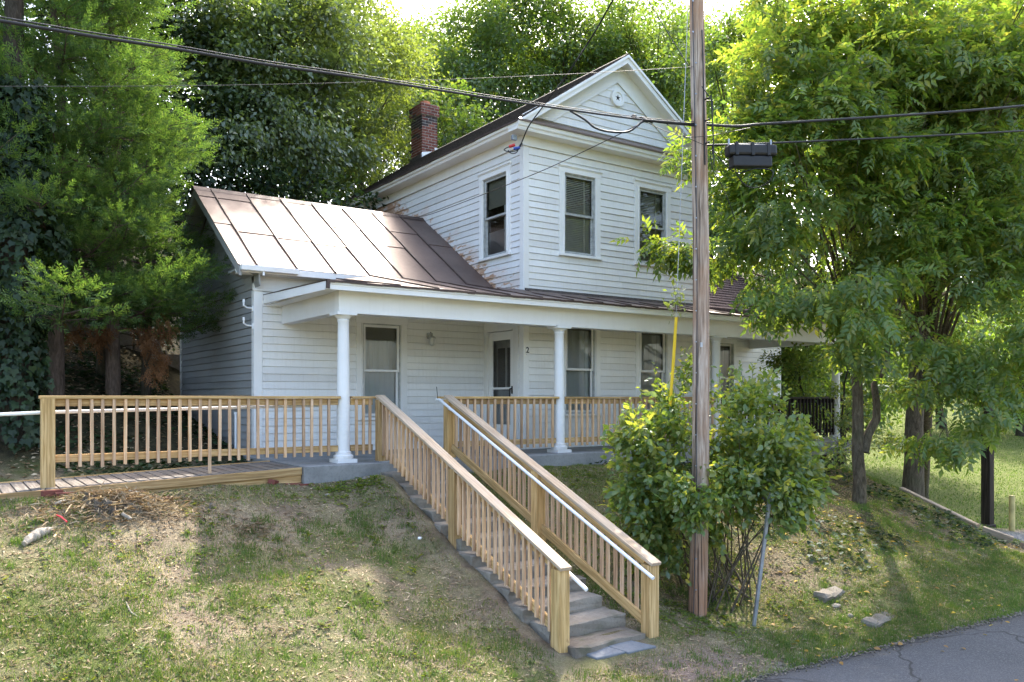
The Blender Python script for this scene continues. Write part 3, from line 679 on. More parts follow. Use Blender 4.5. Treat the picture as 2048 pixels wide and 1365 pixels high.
# main block roof
AX, AZ_ = 6.2, 7.56; EX, EZ = 3.60, 5.80; kf = (AZ_ - EZ) / (AX - EX); Y0, Y1 = .74, 10.0
BR = obj('main_roof', sheet([(AX, Y0, AZ_), (AX, Y1, AZ_), (2*AX - EX, Y1, EZ), (2*AX - EX, Y0, EZ)], .05), M['darkroof'], HOUSE)
nc = 15
for k in range(nc):
    a, b = k / nc, (k + 1) / nc; xa, xb = EX - .02 + (AX - EX) * a, EX + (AX - EX) * b; za, zb = EZ + (AZ_ - EZ) * a, EZ + (AZ_ - EZ) * b
    obj('shingle_course', sheet([(xa, Y0, za + .012), (xb + .02, Y0, zb + .004), (xb + .02, Y1, zb + .004), (xa, Y1, za + .012)], .03), M['darkroof'], BR)
mb = MB(); mb.prism([(AX - .13, AZ_ - .075), (AX, AZ_ + .025), (AX + .13, AZ_ - .075), (AX, AZ_ + .005)], 'y', Y0 - .01, Y1); obj('ridge_cap', mb, M['darkroof'], BR)
mb = MB(); ys = np.arange(Y0, Y1, .35)
for k in range(len(ys) - 1):
    j = rng.uniform(-.010, .008); mb.box(EX - .035, EX + .03, ys[k], ys[k+1], EZ - .012 + j, EZ + .012 + j)
obj('drip_edge', mb, M['seam'], BR)
# left cornice: crown, sloping soffit, frieze
mb = MB(); mb.prism([(EX - .005, EZ - .015), (EX, EZ - .055), (EX + .035, EZ - .075), (EX + .05, EZ - .115), (EX + .33, EZ - .125), (EX + .37, EZ - .02), (EX + .2, EZ + .10)], 'y', Y0 + .02, Y1 - .02)
obj('cornice', mb, M['trim'], HOUSE)
mb = MB(); mb.box(XB - .032, XB + .05, YB - .03, 9.6, 5.48, 5.685); mb.box(XB - .05, XB - .032, YB - .03, 9.6, 5.475, 5.505); obj('frieze', mb, M['trim'], HOUSE)
# front cornice, pent strip and pediment
mb = MB(); mb.prism([(Y0 + .035, 5.655), (Y0 + .02, 5.70), (Y0 - .005, 5.72), (Y0 - .02, 5.775), (Y0 - .02, 5.79), (YB, 5.79), (YB, 5.66)], 'x', EX - .002, 2*AX - EX + .002); obj('cornice', mb, M['trim'], HOUSE)
mb = MB(); xa, xb, ins = EX - .03, 2*AX - EX + .03, .36
mb.add([(xa, Y0 - .045, 5.785), (xb, Y0 - .045, 5.785), (xb - ins, YB + .02, 5.785), (xa + ins, YB + .02, 5.785), (xa, Y0 - .045, 5.812), (xb, Y0 - .045, 5.812), (xb - ins, YB + .02, 6.035), (xa + ins, YB + .02, 6.035)],
       [(0,3,2,1), (4,5,6,7), (0,1,5,4), (1,2,6,5), (2,3,7,6), (3,0,4,7)]); obj('pent_roof', mb, M['roof'], HOUSE)
mb = MB(); mb.box(XB - .05, XBR + .05, YB - .034, YB + .05, 5.48, 5.66); mb.box(XB - .05, XBR + .05, YB - .052, YB - .034, 5.475, 5.505); obj('frieze', mb, M['trim'], HOUSE)
mb = MB(); mb.prism([(XB - .1, 5.9), (XBR + .1, 5.9), (AX, 7.48)], 'y', YB - .004, YB + .08); TY = obj('pediment', mb, M['trim'], HOUSE)
ia, ib, iz0, iz1 = 1.61, 6.18, 6.03, 7.096
for zb, zt in courses(iz0, iz1 - .04, .145):
    hw0 = ia * (1 - (zb - iz0) / (iz1 - iz0)); hw1 = ia * (1 - (zt - iz0) / (iz1 - iz0)); mb = MB()
    P = [(ib - hw0, YB - .027, zb), (ib + hw0, YB - .027, zb), (ib + hw1, YB - .010, zt), (ib - hw1, YB - .010, zt)]
    mb.add(P + [(p[0], YB - .004, p[2]) for p in P], [(0,1,2,3), (7,6,5,4), (0,4,5,1), (1,5,6,2), (2,6,7,3), (3,7,4,0)]); obj('clapboard', mb, M['siding'], TY)
for s in (-1, 1):   # flat rake frieze boards and thin moulding round the inner triangle
    mb = MB(); a0 = (ib + s * (ia + .02), 6.03); a1 = (ib, iz1 + .015); o0 = (ib + s * 2.30, 6.03); o1 = (ib, 7.47)
    mb.prism([a0, o0, o1, a1] if s == 1 else [a1, o1, o0, a0], 'y', YB - .038, YB - .005); obj('rake_frieze', mb, M['trim'], TY)
    mb = MB(); mb.prism([(ib + s * ia, 6.03), (ib + s * (ia + .035), 6.03), (ib, iz1 + .024), (ib, iz1)], 'y', YB - .050, YB - .036); obj('moulding', mb, M['trim'], TY)
    mb = MB()   # barge board + crown on the open rake
    xe, ze = (EX - .01, EZ + .0) if s == -1 else (2*AX - EX + .01, EZ)
    mb.prism([(xe, ze - .015), (AX, AZ_ - .015), (AX, AZ_ - .165), (xe + (.16 if s == -1 else -.16), ze - .055), (xe, ze - .055)], 'y', Y0 + .01, Y0 + .05); obj('barge_board', mb, M['trim'], HOUSE)
    mb = MB(); mb.prism([(xe, ze - .010), (AX, AZ_ - .010), (AX, AZ_ - .062), (xe, ze - .062)], 'y', Y0 - .022, Y0 + .012); obj('rake_crown', mb, M['trim'], HOUSE)
    mb = MB(); mb.prism([(xe, ze - .065), (AX, AZ_ - .065), (AX, AZ_ - .09), (xe, ze - .09)], 'y', Y0 + .05, YB); obj('rake_soffit', mb, M['trim'], HOUSE)
# round vent with star opening
mb = MB(); n = 40; cx, cz = 6.17, 6.79
def ring(r0, r1, y0, y1):
    vs = []; fs = []
    for k in range(n):
        a = 2 * math.pi * k / n; c, s = math.cos(a), math.sin(a)
        vs += [(cx + r1*c, y1, cz + r1*s), (cx + r1*c, y0, cz + r1*s), (cx + r0*c, y0, cz + r0*s), (cx + r0*c, y1, cz + r0*s)]
    for k in range(n):
        a, b = 4*k, 4*((k+1) % n); fs += [(a, b, b+1, a+1), (a+1, b+1, b+2, a+2), (a+2, b+2, b+3, a+3)]
    mb.add(vs, fs)
ring(.105, .165, YB - .075, YB - .02); ring(.0, .105, YB - .056, YB - .03)
VT = obj('gable_vent', mb, M['trim'], HOUSE)
mb = MB(); pts = []
for k in range(10):
    a = math.pi / 2 + k * math.pi / 5; r = .068 if k % 2 == 0 else .024; pts.append((cx + r * math.cos(a), cz + r * math.sin(a)))
mb.prism(pts, 'y', YB - .0585, YB - .040); obj('star_opening', mb, M['grill'], VT)

# ------------------------------------------------------------------ chimney
cx0, cx1, cy0, cy1, cz0, cz1 = 6.155, 6.645, 9.0, 9.65, 7.2, 9.05
mb = MB(); mb.box(cx0 + .008, cx1 - .008, cy0 + .008, cy1 - .008, cz0, cz1 - .01); mb.box(cx0 - .034, cx1 + .034, cy0 - .034, cy1 + .034, cz1 - .32, cz1 - .012)
CH = obj('chimney', mb, M['mortar'], HOUSE)
bmesh_cache = {}
def brick(L, W, H, m):
    k = (round(L, 3), round(W, 3), m.name)
    if k not in bmesh_cache:
        b = MB(); b.box(-L/2, L/2, -W/2, W/2, -H/2, H/2); me = b.mesh('brick'); me.materials.append(m); bmesh_cache[k] = me
    return bmesh_cache[k]
nco = int((cz1 - cz0) / .0765)
for i in range(nco):
    z = cz0 + (i + .5) * .0765; g = .042 if z > cz1 - .32 else 0.0
    dark = (cz1 - .32 - .30) < z < (cz1 - .32)  # darker bricks in the band below the cap
    for face in ('x', 'y'):
        L = (cx1 - cx0 if face == 'x' else cy1 - cy0) + 2 * g; p = 0; seq = []
        first = .205 if (i + (face == 'y')) % 2 == 0 else .10
        while p < L - .02:
            l = min(first if not seq else .205, L - p); seq.append((p, l)); p += l
        for a, l in seq:
            if l < .04: continue
            m = M['brickd'] if (dark and rng.random() < .8) or (face == 'y' and rng.random() < .12) else M['brick']
            o = link('brick', brick(l - .018, .03, .059, m), None, CH)
            if face == 'x': c = Vector((cx0 - g + a + l/2, cy0 - g + .011, z))
            else: c = Vector((cx0 - g + .011, cy0 - g + a + l/2, z)); o.rotation_euler.z = R_(90)
            o.location = c - wl(CH)
mb = MB(); mb.lathe([(.155, 0), (.155, .05), (.14, .06), (.14, .15), (.125, .15), (.125, .02)], ((cx0+cx1)/2, (cy0+cy1)/2 - .06, cz1 - .02), 20); obj('chimney_pot', mb, M['pot'], CH, smooth=40)
mb = MB(); mb.prism([(cx0 - .014, 7.50), (cx0 + .40, 7.58), (cx1 + .02, 7.58), (cx1 + .02, 7.86), (cx1 - .10, 7.86), (cx1 - .10, 7.76), (cx0 - .014, 7.68)], 'y', cy0 - .020, cy0 - .008); obj('flashing', mb, M['flash'], CH)
mb = MB(); mb.prism([(cy0 - .03, 7.3), (cy1 + .03, 7.3), (cy1, 7.60), (cy0 - .01, 7.64)], 'x', cx0 - .05, cx0 - .008); obj('flashing', mb, M['darkroof'], CH)

# ------------------------------------------------------------------ windows and door
def window(wall, op, kind, capz=None):
    u0, u1, z0, z1 = op; cw = .125
    mb = MB(); wall.box(mb, u0, u0 + cw, -.03, .034, z0, z1 - .10); wall.box(mb, u1 - cw, u1, -.03, .034, z0, z1 - .10); wall.box(mb, u0 - .012, u1 + .012, -.03, .038, z1 - .115, z1)
    W = obj('window', mb, M['trim'], HOUSE, bev=.003)
    mb = MB(); wall.box(mb, u0 - .035, u1 + .035, -.02, .065, z1, z1 + .035); wall.box(mb, u0 - .02, u1 + .02, -.02, .050, z1 - .018, z1); obj('head_cap', mb, M['trim'], W)
    for s, uu in ((1, u0 + cw - .035), (-1, u1 - cw + .01)):
        mb = MB(); wall.box(mb, uu, uu + .025, .034, .046, z0 + .04, z1 - .115); obj('casing_bead', mb, M['trim'], W)
    mb = MB(); wall.box(mb, u0 - .02, u1 + .02, -.10, .075, z0 - .045, z0); obj('sill', mb, M['trim'], W, bev=.004)
    a, b, c, d = u0 + cw, u1 - cw, z0 + .0, z1 - .115
    mb = MB(); wall.box(mb, a - .002, a + .018, -.11, .010, c, d); wall.box(mb, b - .018, b + .002, -.11, .010, c, d); wall.box(mb, a, b, -.11, .012, d - .02, d + .002); wall.box(mb, a, b, -.11, .022, c, c + .03); obj('jamb', mb, M['sill'], W)
    mid = (c + d) / 2 + .0; lowgap = .0
    def sash(z_0, z_1, w0, m):
        mb = MB(); r = .042
        wall.box(mb, a + .02, a + .02 + r, w0, w0 + .03, z_0, z_1); wall.box(mb, b - .02 - r, b - .02, w0, w0 + .03, z_0, z_1)
        wall.box(mb, a + .02 + r, b - .02 - r, w0 + .001, w0 + .029, z_0, z_0 + r); wall.box(mb, a + .02 + r, b - .02 - r, w0 + .001, w0 + .029, z_1 - r, z_1)
        S = obj('sash', mb, m, W, bev=.002)
        mb = MB(); mb.add([wall.pt(uu, w0 + .012, zz) for uu, zz in ((a + .02 + r - .004, z_0 + r - .004), (b - .02 - r + .004, z_0 + r - .004), (b - .02 - r + .004, z_1 - r + .004), (a + .02 + r - .004, z_1 - r + .004))], [(0, 1, 2, 3) if wall.k == 'front' else (3, 2, 1, 0)])
        return S, obj('pane', mb, M['glass'], W)
    sash(mid - .02, d - .02, -.035, M['sill'] if kind in ('blind', 'side') else M['trim'])
    sash(c + .03, mid + .02, -.072, M['sill'] if kind in ('blind', 'side') else M['trim'])
    # what hangs behind the glass
    if kind == 'blind':
        mb = MB(); z = d - .05
        while z > c + .05:
            if wall.k == 'front':
                y = wall.p + .105; mb.add([(a + .03, y - .020, z - .016), (b - .03, y - .020, z - .016), (b - .03, y + .020, z + .016), (a + .03, y + .020, z + .016),
                        (a + .03, y - .020, z - .0175), (b - .03, y - .020, z - .0175), (b - .03, y + .020, z + .0145), (a + .03, y + .020, z + .0145)], [(0,1,2,3), (7,6,5,4), (0,4,5,1), (2,6,7,3)])
            z -= .034
        o = obj('blind', mb, M['blind'], W); 
        mb = MB(); wall.box(mb, b - .21, b - .185, -.086, -.082, c + .05, d - .03); obj('blind_tape', mb, M['blind'], W)
        mb = MB(); wall.box(mb, b - .10, b - .03, -.16, -.13, c + .04, mid); obj('curtain', mb, M['curtain'], W)
    else:
        def folds(ua, ub, za, zb, dep, amp, ph, m, nf=46, taper=0.0):
            V = []; rows = 7
            for r in range(rows):
                t = r / (rows - 1); z = za + (zb - za) * t
                for k in range(nf + 1):
                    s = k / nf; uu = ua + (ub - ua) * s * (1 - taper * (1 - t) * .5); wv = -dep - amp * math.sin(s * nf * .62 + ph + .4 * math.sin(t * 2 + s * 5)) - amp * .4 * math.sin(s * nf * 1.7)
                    V.append(wall.pt(uu, wv, z))
            F = [(r*(nf+1)+k, r*(nf+1)+k+1, (r+1)*(nf+1)+k+1, (r+1)*(nf+1)+k) for r in range(rows-1) for k in range(nf)]
            o = np_mesh('curtain', np.array(V), np.array(F), m, W, True, tuple(wl(W))); return o
        if kind == 'wing':
            folds(a - .02, b + .02, c, mid, .10, .012, .3, M['curtain'])
            mb = MB(); wall.box(mb, a - .02, b + .02, -.085, -.08, d - .28, d + .02); obj('window_shade', mb, M['shade'], W)
            folds(a - .02, b + .02, mid, d, .20, .02, 1.3, M['curtain'])
        elif kind == 'side':
            folds(a - .02, a + .30, c, d, .12, .014, .3, M['curtain'], 20); mb = MB(); wall.box(mb, a - .02, b + .02, -.10, -.095, mid + .2, d + .02); obj('window_shade', mb, M['shade'], W)
        else:
            folds(a - .02, b + .02, c, d, .135, .008, .9, M['lace'], 46); folds(b - .40 * (b - a), b + .02, c, d, .115, .012, 1.1, M['curtain'], 24, .4)
            mb = MB(); wall.box(mb, a - .02, b + .02, -.095, -.09, d - .10, d + .02); obj('window_shade', mb, M['shade'], W)
    return W
window(FB, W1, 'blind'); window(FB, W2, 'blind'); window(FB, L1, 'low'); window(FB, L2, 'low')
window(SB, S1, 'side'); window(FWg, WW, 'wing'); window(FWg, RW, 'low')
# door in the side of the block
d0, d1, dz0, dz1 = 1.36, 2.24, .02, 2.16
mb = MB(); SB.box(mb, 1.20, d0, -.06, .034, -.06, 2.40); SB.box(mb, d1, 2.36, -.06, .034, -.06, 2.40); SB.box(mb, d0, d1, -.06, .040, dz1, 2.40)
DO = obj('door', mb, M['trim'], HOUSE, bev=.003)
mb = MB(); r = .13
SB.box(mb, d0 + .01, d0 + .01 + r, -.035, .0, dz0, dz1 - .01); SB.box(mb, d1 - .01 - r, d1 - .01, -.035, .0, dz0, dz1 - .01)
for za, zb in ((dz0, .40), (1.06, 1.10), (dz1 - .17, dz1 - .01)): SB.box(mb, d0 + .01 + r, d1 - .01 - r, -.034, -.001, za, zb)
SD = obj('storm_door', mb, M['trim'], DO, bev=.004)
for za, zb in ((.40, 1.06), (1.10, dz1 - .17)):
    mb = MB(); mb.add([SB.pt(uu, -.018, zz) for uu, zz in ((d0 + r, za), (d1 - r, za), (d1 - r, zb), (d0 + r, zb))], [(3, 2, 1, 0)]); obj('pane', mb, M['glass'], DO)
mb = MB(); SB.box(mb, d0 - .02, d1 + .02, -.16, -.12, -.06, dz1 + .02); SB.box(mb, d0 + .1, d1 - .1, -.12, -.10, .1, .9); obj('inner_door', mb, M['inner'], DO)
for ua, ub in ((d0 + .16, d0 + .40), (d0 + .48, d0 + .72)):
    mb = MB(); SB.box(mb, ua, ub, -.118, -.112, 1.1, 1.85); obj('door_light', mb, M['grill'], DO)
mb = MB(); p = SB.pt(d0 + .075, .0, 1.0); mb.tube([(p[0], p[1], 1.08), (p[0] - .05, p[1], 1.07), (p[0] - .055, p[1], .93), (p[0] - .03, p[1], .88)], [.014, .017, .014, .010], 8); mb.box(p[0] - .008, p[0] + .002, p[1] - .018, p[1] + .018, .98, 1.12)
obj('handle', mb, M['blackmetal'], DO, smooth=40)
mb = MB(); SB.box(mb, d0 - .1, d1 + .1, -.05, .10, -.06, .012); obj('threshold', mb, M['wdark'], DO)
# house number 2 on an oval plate
mb = MB(); n = 28
mb.prism([(3.998 + .045 * math.cos(2*math.pi*k/n), 1.765 + .085 * math.sin(2*math.pi*k/n)) for k in range(n)], 'y', YB - .040, YB - .0262); NP = obj('house_number', mb, M['trim'], HOUSE)
cu = bpy.data.curves.new('numeral', 'FONT'); cu.body = '2'; cu.size = .145; cu.extrude = .002; cu.align_x = 'CENTER'; cu.align_y = 'CENTER'; cu.offset = .002
tmp = bpy.data.objects.new('tmp', cu); COL.objects.link(tmp); bpy.context.view_layer.update(); me = bpy.data.meshes.new_from_object(tmp.evaluated_get(bpy.context.evaluated_depsgraph_get())); bpy.data.objects.remove(tmp)
no = link('numeral', me, M['blackmetal'], NP); no.location = Vector((3.998, YB - .0425, 1.765)) - wl(NP); no.rotation_euler = (R_(90), 0, 0)
# porch lamp
lx, lz = 2.70, 1.99
mb = MB(); mb.lathe([(.045, -.05), (.05, 0), (.045, .05)], (lx, YW - .03, lz + .06), 14); LM = obj('porch_lamp', mb, M['sill'], HOUSE, smooth=40)
mb = MB(); mb.tube([(lx, YW - .03, lz + .06), (lx, YW - .09, lz + .13), (lx, YW - .15, lz + .10), (lx, YW - .15, lz + .04)], .010, 6); mb.lathe([(.075, 0), (.06, .03), (.02, .05)], (lx, YW - .15, lz + .01), 14); obj('lamp_arm', mb, M['sill'], LM, smooth=40)
mb = MB(); mb.lathe([(.02, -.13), (.05, -.11), (.06, -.06), (.055, .01)], (lx, YW - .15, lz), 14); obj('lamp_shade', mb, M['frost'], LM, smooth=60)
# hooks and pipe at the wing corner
for z in (2.42, 2.13):
    p = Vector((XW0 - .03, YW + .02, z)); mb = MB(); mb.tube([p + Vector((0, 0, -.05)), p + Vector((-.10, -.03, -.05)), p + Vector((-.16, -.05, -.02)), p + Vector((-.16, -.05, .06))], .014, 8); mb.tube([p + Vector((-.16, -.05, .03)), p + Vector((-.16, -.05, .08))], .019, 8)
    mb.box(p.x - .012, p.x + .006, p.y - .02, p.y + .02, z - .10, z - .01); obj('conduit_hook', mb, M['whitepipe'], HOUSE, smooth=40)
mb = MB(); mb.tube([(XW0 - .09, YW + .75, -.3), (XW0 - .09, YW + .75, .62)], .022, 8); mb.tube([(XW0 - .09, YW + .75, .62), (XW0 - .09, YW + .75, .66)], .03, 8); obj('vent_pipe', mb, M['whitepipe'], HOUSE, smooth=40)

# ------------------------------------------------------------------ porch: slab, beams, columns
mb = MB(); mb.box(-.72, 12.4, -.36, YW, -.32, -.03); obj('porch_floor', mb, M['conc2'], HOUSE, bev=.012)
mb = MB(); mb.box(-.10, 11.90, -.085, .085, 2.125, 2.43); obj('porch_beam', mb, M['trim'], HOUSE, bev=.004)
mb = MB(); mb.box(-.085, .085, .085, YW - .02, 2.128, 2.43); obj('porch_beam', mb, M['trim'], HOUSE, bev=.004)
mb = MB(); mb.box(11.715, 11.885, .085, YW - .02, 2.128, 2.43); obj('porch_beam', mb, M['trim'], HOUSE, bev=.004)
for y0 in (-.104,): mb = MB(); mb.box(-.12, 11.92, y0, .10, 2.112, 2.126); obj('beam_bead', mb, M['trim'], HOUSE)
mb = MB(); mb.prism([(-.335, 2.40), (-.335, 2.47), (-.35, 2.475), (-.35, 2.505), (-.30, 2.505), (-.30, 2.40)], 'x', -.34, 12.15); obj('porch_fascia', mb, M['trim'], HOUSE, bev=.003)
mb = MB(); mb.prism([(-.30, 2.40), (YW - .02, 2.455), (YW - .02, 2.588), (-.33, 2.512)], 'x', -.395, -.355); obj('porch_fascia', mb, M['trim'], HOUSE, bev=.003)
mb = MB(); mb.prism([(-.36, 2.514), (YW - .02, 2.590), (YW - .02, 2.602), (-.36, 2.528)], 'x', -.402, -.35); obj('drip_edge', mb, M['seam'], HOUSE)
mb = MB(); mb.box(-.40, -.355, -.37, -.335, 2.41, 2.535); obj('drip_corner', mb, M['seam'], HOUSE)
for i, cxx in enumerate((0, 3.93, 7.86, 11.80)):
    mb = MB(); prof = []
    for k in range(13):
        t = k / 12; r = .094 * (1 - .17 * t ** 1.7); prof.append((r, .09 + t * 1.93))
    prof += [(.088, 2.03), (.088, 2.045), (.080, 2.05), (.082, 2.075)]
    mb.lathe(prof, (cxx, 0, -.03), 32); CO = obj('column', mb, M['paint'] if i < 3 else M['paint'], HOUSE, smooth=50)
    mb = MB(); mb.box(cxx - .15, cxx + .15, -.15, .15, -.032, .022); mb.lathe([(.13, .0), (.142, .02), (.142, .05), (.125, .065), (.112, .07), (.112, .10), (.098, .115)], (cxx, 0, .018), 28); obj('column_base', mb, M['paint'], CO, smooth=35)
    mb = MB(); mb.lathe([(.082, 0), (.100, .02), (.125, .045), (.13, .06)], (cxx, 0, 2.028), 28); mb.box(cxx - .15, cxx + .15, -.15, .15, 2.082, 2.126); obj('capital', mb, M['paint'], CO, smooth=35)

M['cablegrey'] = simple('weathered_cable', (.05, .05, .055), .6)

# ================================================================== RAILINGS, RAMP, STAIRS
CT = .922   # top of the level cap rails
def level_railing(T, x0, x1, y, mats, bx, post=(), cap_ext=(0, 0), z_low=.175, drop=None):
    wm, bm_, cm = mats
    lumber('cap_rail', (x0 - cap_ext[0], y, CT - .018), (x1 + cap_ext[1], y, CT - .018), .14, .036, cm, T)
    lumber('top_rail', (x0, y + .006, CT - .082), (x1, y + .006, CT - .082), .038, .088, wm, T)
    lumber('bottom_rail', (x0, y + .006, z_low), (x1, y + .006, z_low), .038, .088, wm, T)
    for x in bx:
        j = rng.uniform(-.004, .004); t = rng.uniform(-.006, .006)
        zb = .075 + rng.uniform(-.012, .012)
        if drop and abs(x - drop) < .06: zb = -.09
        lumber('baluster', (x + j, y - .032, CT - .04), (x + j + t, y - .032, round(zb, 2)), .036, .036, bm_, T, up=(0, 1, 0), bev=.002)
    for p in post:
        px, zb, zt = p; lumber('post', (px, y, zb), (px, y, zt), .145, .145, wm, T, up=(0, 1, 0), bev=.006)
WM = (M['wood'], M['woodp'], M['wood'])
bl = [0 + (v / 2.923) for v in (395,465,535,600,668,735,800,863,927,990,1050,1110,1170,1228,1287,1343,1398,1453,1508,1562,1615,1668,1720,1773,1823,1875,1923)]
T = thing('ramp_railing', 'new pine railing with square balusters standing along the wooden ramp', 'railing', (-1.9, 0, -.1))
level_railing(T, -3.66, -.10, -.03, WM, [on_y(p, 850, -.06).x for p in bl], [(-3.73, gz(-3.73, -.1) - .15, CT - .036)], (.16, .02), drop=on_y(420, 900, -.06).x)
T = thing('porch_railing', 'short pine railing of three balusters between first column and stair post', 'railing', (.3, 0, 0))
level_railing(T, .10, .44, -.03, WM, [.17, .28, .39], [], (.0, .10))
T = thing('porch_railing', 'pine porch railing in front of the storm door beside the stairs', 'railing', (2.8, 0, 0))
level_railing(T, 1.70, 3.83, -.03, WM, list(np.linspace(1.80, 3.74, 16)), [], (.14, .03))
T = thing('porch_railing', 'pine porch railing before the lower front windows partly behind the shrub', 'railing', (5.9, 0, 0))
level_railing(T, 4.03, 7.76, -.03, WM, list(np.linspace(4.12, 7.68, 29)), [], (.02, .02))
T = thing('dark_railing', 'dark stained slat railing at the far right end of the porch', 'railing', (9.8, 0, 0))
level_railing(T, 7.96, 11.70, -.03, (M['wdark'],) * 3, list(np.linspace(8.05, 11.62, 31)), [], (.02, .02))
T = thing('dark_railing', 'dark slat railing of the side deck behind the tree trunks', 'railing', (14.2, 2.0, -.3))
for z in (.86, .05): lumber('rail', (13.1, 2.3, z), (16.4, 2.3, z), .04, .09, M['wdark'], T)
for x in np.linspace(13.2, 16.3, 27): lumber('baluster', (x, 2.27, .90), (x, 2.27, 0.0), .036, .036, M['wdark'], T, up=(0, 1, 0))
for x in (13.1, 14.75, 16.4): lumber('post', (x, 2.3, -1.5), (x, 2.3, .95), .10, .10, M['wdark'], T, up=(0, 1, 0))

SLO = (-.84 - .92) / (-4.52 + .22)      # z per y of the stair rails
def stair_railing(X, side, label, topY, botY, nb):
    """side: -1 balusters on the left of the rails"""
    T = thing('stair_railing', label, 'railing', (X, -2.4, -.9))
    f = lambda y: .92 + SLO * (y + .22)
    y0, y1 = topY, botY; d = Vector((0, y1 - y0, f(y1) - f(y0))).normalized(); up = Vector((1, 0, 0)).cross(d); up = up if up.z > 0 else -up
    def run(name, off, wd, ht, m, ya=y0, yb=y1, dx=0): lumber(name, (X + dx, ya, f(ya) + off), (X + dx, yb, f(yb) + off), wd, ht, m, T, up=tuple(up))
    run('cap_rail', -.02, .145, .038, M['wcap'], y0 + .06, y1 - .10)
    posts = [(-.22, -.03), (-2.32 if side < 0 else -2.50, None), (y1, None)]
    segs = [(-.30, posts[1][0] + .075), (posts[1][0] - .075, y1 + .075)]
    for ya, yb in segs:
        run('top_rail', -.095, .038, .088, M['wood'], ya, yb); run('bottom_rail', -.745, .038, .11, M['wood'], ya, yb)
    for py, zb in posts:
        zb = zb if zb is not None else gz(X, py) - .2
        lumber('post', (X, py, zb), (X, py, f(py) - .045 - (.03 if py == y1 else 0)), .145, .145, M['wood'], T, up=(0, 1, 0), bev=.007)
    for ya, yb in segs:
        n = round(abs(yb - ya) / .118)
        for k in range(n):
            y = ya + (yb - ya) * (k + .5) / n + rng.uniform(-.006, .006); zt = f(y) - .055; L = .74
            lumber('baluster', (X + side * .038, y, zt), (X + side * .038 + rng.uniform(-.004, .004), y, zt - L), .036, .036, M['woodp'], T, up=(0, 1, 0), bev=.002)
    mb = MB(); dx = .105 * -side if side < 0 else -.105
    ya, yb = -.10, y1 - (.30 if side < 0 else .16)
    mb.tube([(X + dx, ya + .10, f(ya) - .10), (X + dx, ya, f(ya) - .10), (X + dx, yb, f(yb) - .125)], .021, 12)
    P = obj('handrail', mb, M['whitepipe'], T, smooth=50)
    for yy in np.linspace(ya - .25, yb + .35, 4):
        mb = MB(); mb.tube([(X + dx, yy, f(yy) - .13), (X + dx * .6, yy, f(yy) - .16), (X + dx * .2, yy, f(yy) - .15)], .009, 6); obj('bracket', mb, M['whitepipe'], P)
    if side > 0:
        mb = MB(); mb.tube([(X + dx, ya + .06, f(ya) - .10), (X + dx, ya + .10, f(ya) + .10)], .005, 5); obj('wire_end', mb, M['black'], P)
    for py in (-.22,):
        mb = MB(); mb.box(X - .085, X + .085, py - .085, py + .085, -.032, -.012); obj('post_base', mb, M['steel'], T)
    return T
stair_railing(.50, -1, 'pine stair railing on the lawn side of the concrete steps', -.22, -4.42, 0)
stair_railing(1.64, 1, 'pine stair railing on the shrub side of the steps with white pipe handrail', -.22, -4.56, 0)

# ramp
T = thing('wooden_ramp', 'low access ramp of grey weathered boards with pine edge joist', 'ramp', (-2.6, .4, -.3))
def rz(x): return -.045 - .038 * max(0, (-.72 - x))
x = -.75
while x > -9.4:
    a, b = x, x - .137; zc = (rz(a) + rz(b)) / 2 - .015
    j = rng.uniform(-.01, .01); lumber('deck_board', ((a+b)/2, -.27 + j, zc), ((a+b)/2, 1.02 + j, zc), .132, .030, M['wdeck'], T, bev=.004)
    x -= .144
lumber('edge_joist', (-.73, -.29, rz(-.73) - .055), (-9.4, -.29, rz(-9.4) - .055), .038, .105, M['wood'], T)
lumber('skirt_board', (-.73, -.262, rz(-.73) - .15), (-9.4, -.262, rz(-9.4) - .15), .03, .12, M['wood'], T)
lumber('edge_joist', (-.73, 1.03, rz(-.73) - .06), (-9.4, 1.03, rz(-9.4) - .06), .038, .14, M['wood'], T)
mb = MB(); mb.tube([(-9.5, .06, .47), (-3.7, .06, .725), (-.3, .06, .79)], .021, 10)
tag(obj('ramp_handrail', mb, M['whitepipe'], None, smooth=50), 'white pipe handrail running behind the ramp balusters', 'handrail')

# concrete stairs
T = thing('concrete_stairs', 'old cracked concrete steps climbing the lawn between two pine railings', 'stairs', (1.0, -2.5, -1.0))
def rough_box(x0, x1, y0, y1, z0, z1, m, name, parent, amp=.010, cutx=.12, seed=0, bev=.012):
    bm = bmesh.new(); bmesh.ops.create_cube(bm, size=1)
    for v in bm.verts: v.co = Vector((x0 + (v.co.x + .5) * (x1 - x0), y0 + (v.co.y + .5) * (y1 - y0), z0 + (v.co.z + .5) * (z1 - z0)))
    bmesh.ops.bevel(bm, geom=bm.edges[:], offset=bev, segments=1, affect='EDGES')
    bmesh.ops.subdivide_edges(bm, edges=[e for e in bm.edges if e.calc_length() > .18], cuts=4, use_grid_fill=True)
    r = random.Random(seed)
    for v in bm.verts: v.co += Vector((r.uniform(-1, 1), r.uniform(-1, 1), r.uniform(-1, 1) * .7)) * amp
    off = wl(parent); bmesh.ops.translate(bm, verts=bm.verts[:], vec=-off)
    me = bpy.data.meshes.new(name); bm.to_mesh(me); bm.free(); o = link(name, me, m, parent); WL[o.name] = off.copy(); return o
ns = 11
for i in range(ns):
    yf = -.36 - .3555 * (i + 1); zt = -.1355 * (i + 1) - .03; sx = .035 * math.sin(i * 1.9)
    xr = 1.50 + (.05 if i > 7 else 0) + sx; xl = .42 + .05 * math.sin(i * 2.7)
    rough_box(xl, xr, yf, yf + .44, zt - .26, zt, M['conc'], 'step', T, .007 + .004 * (i > 7), seed=i)
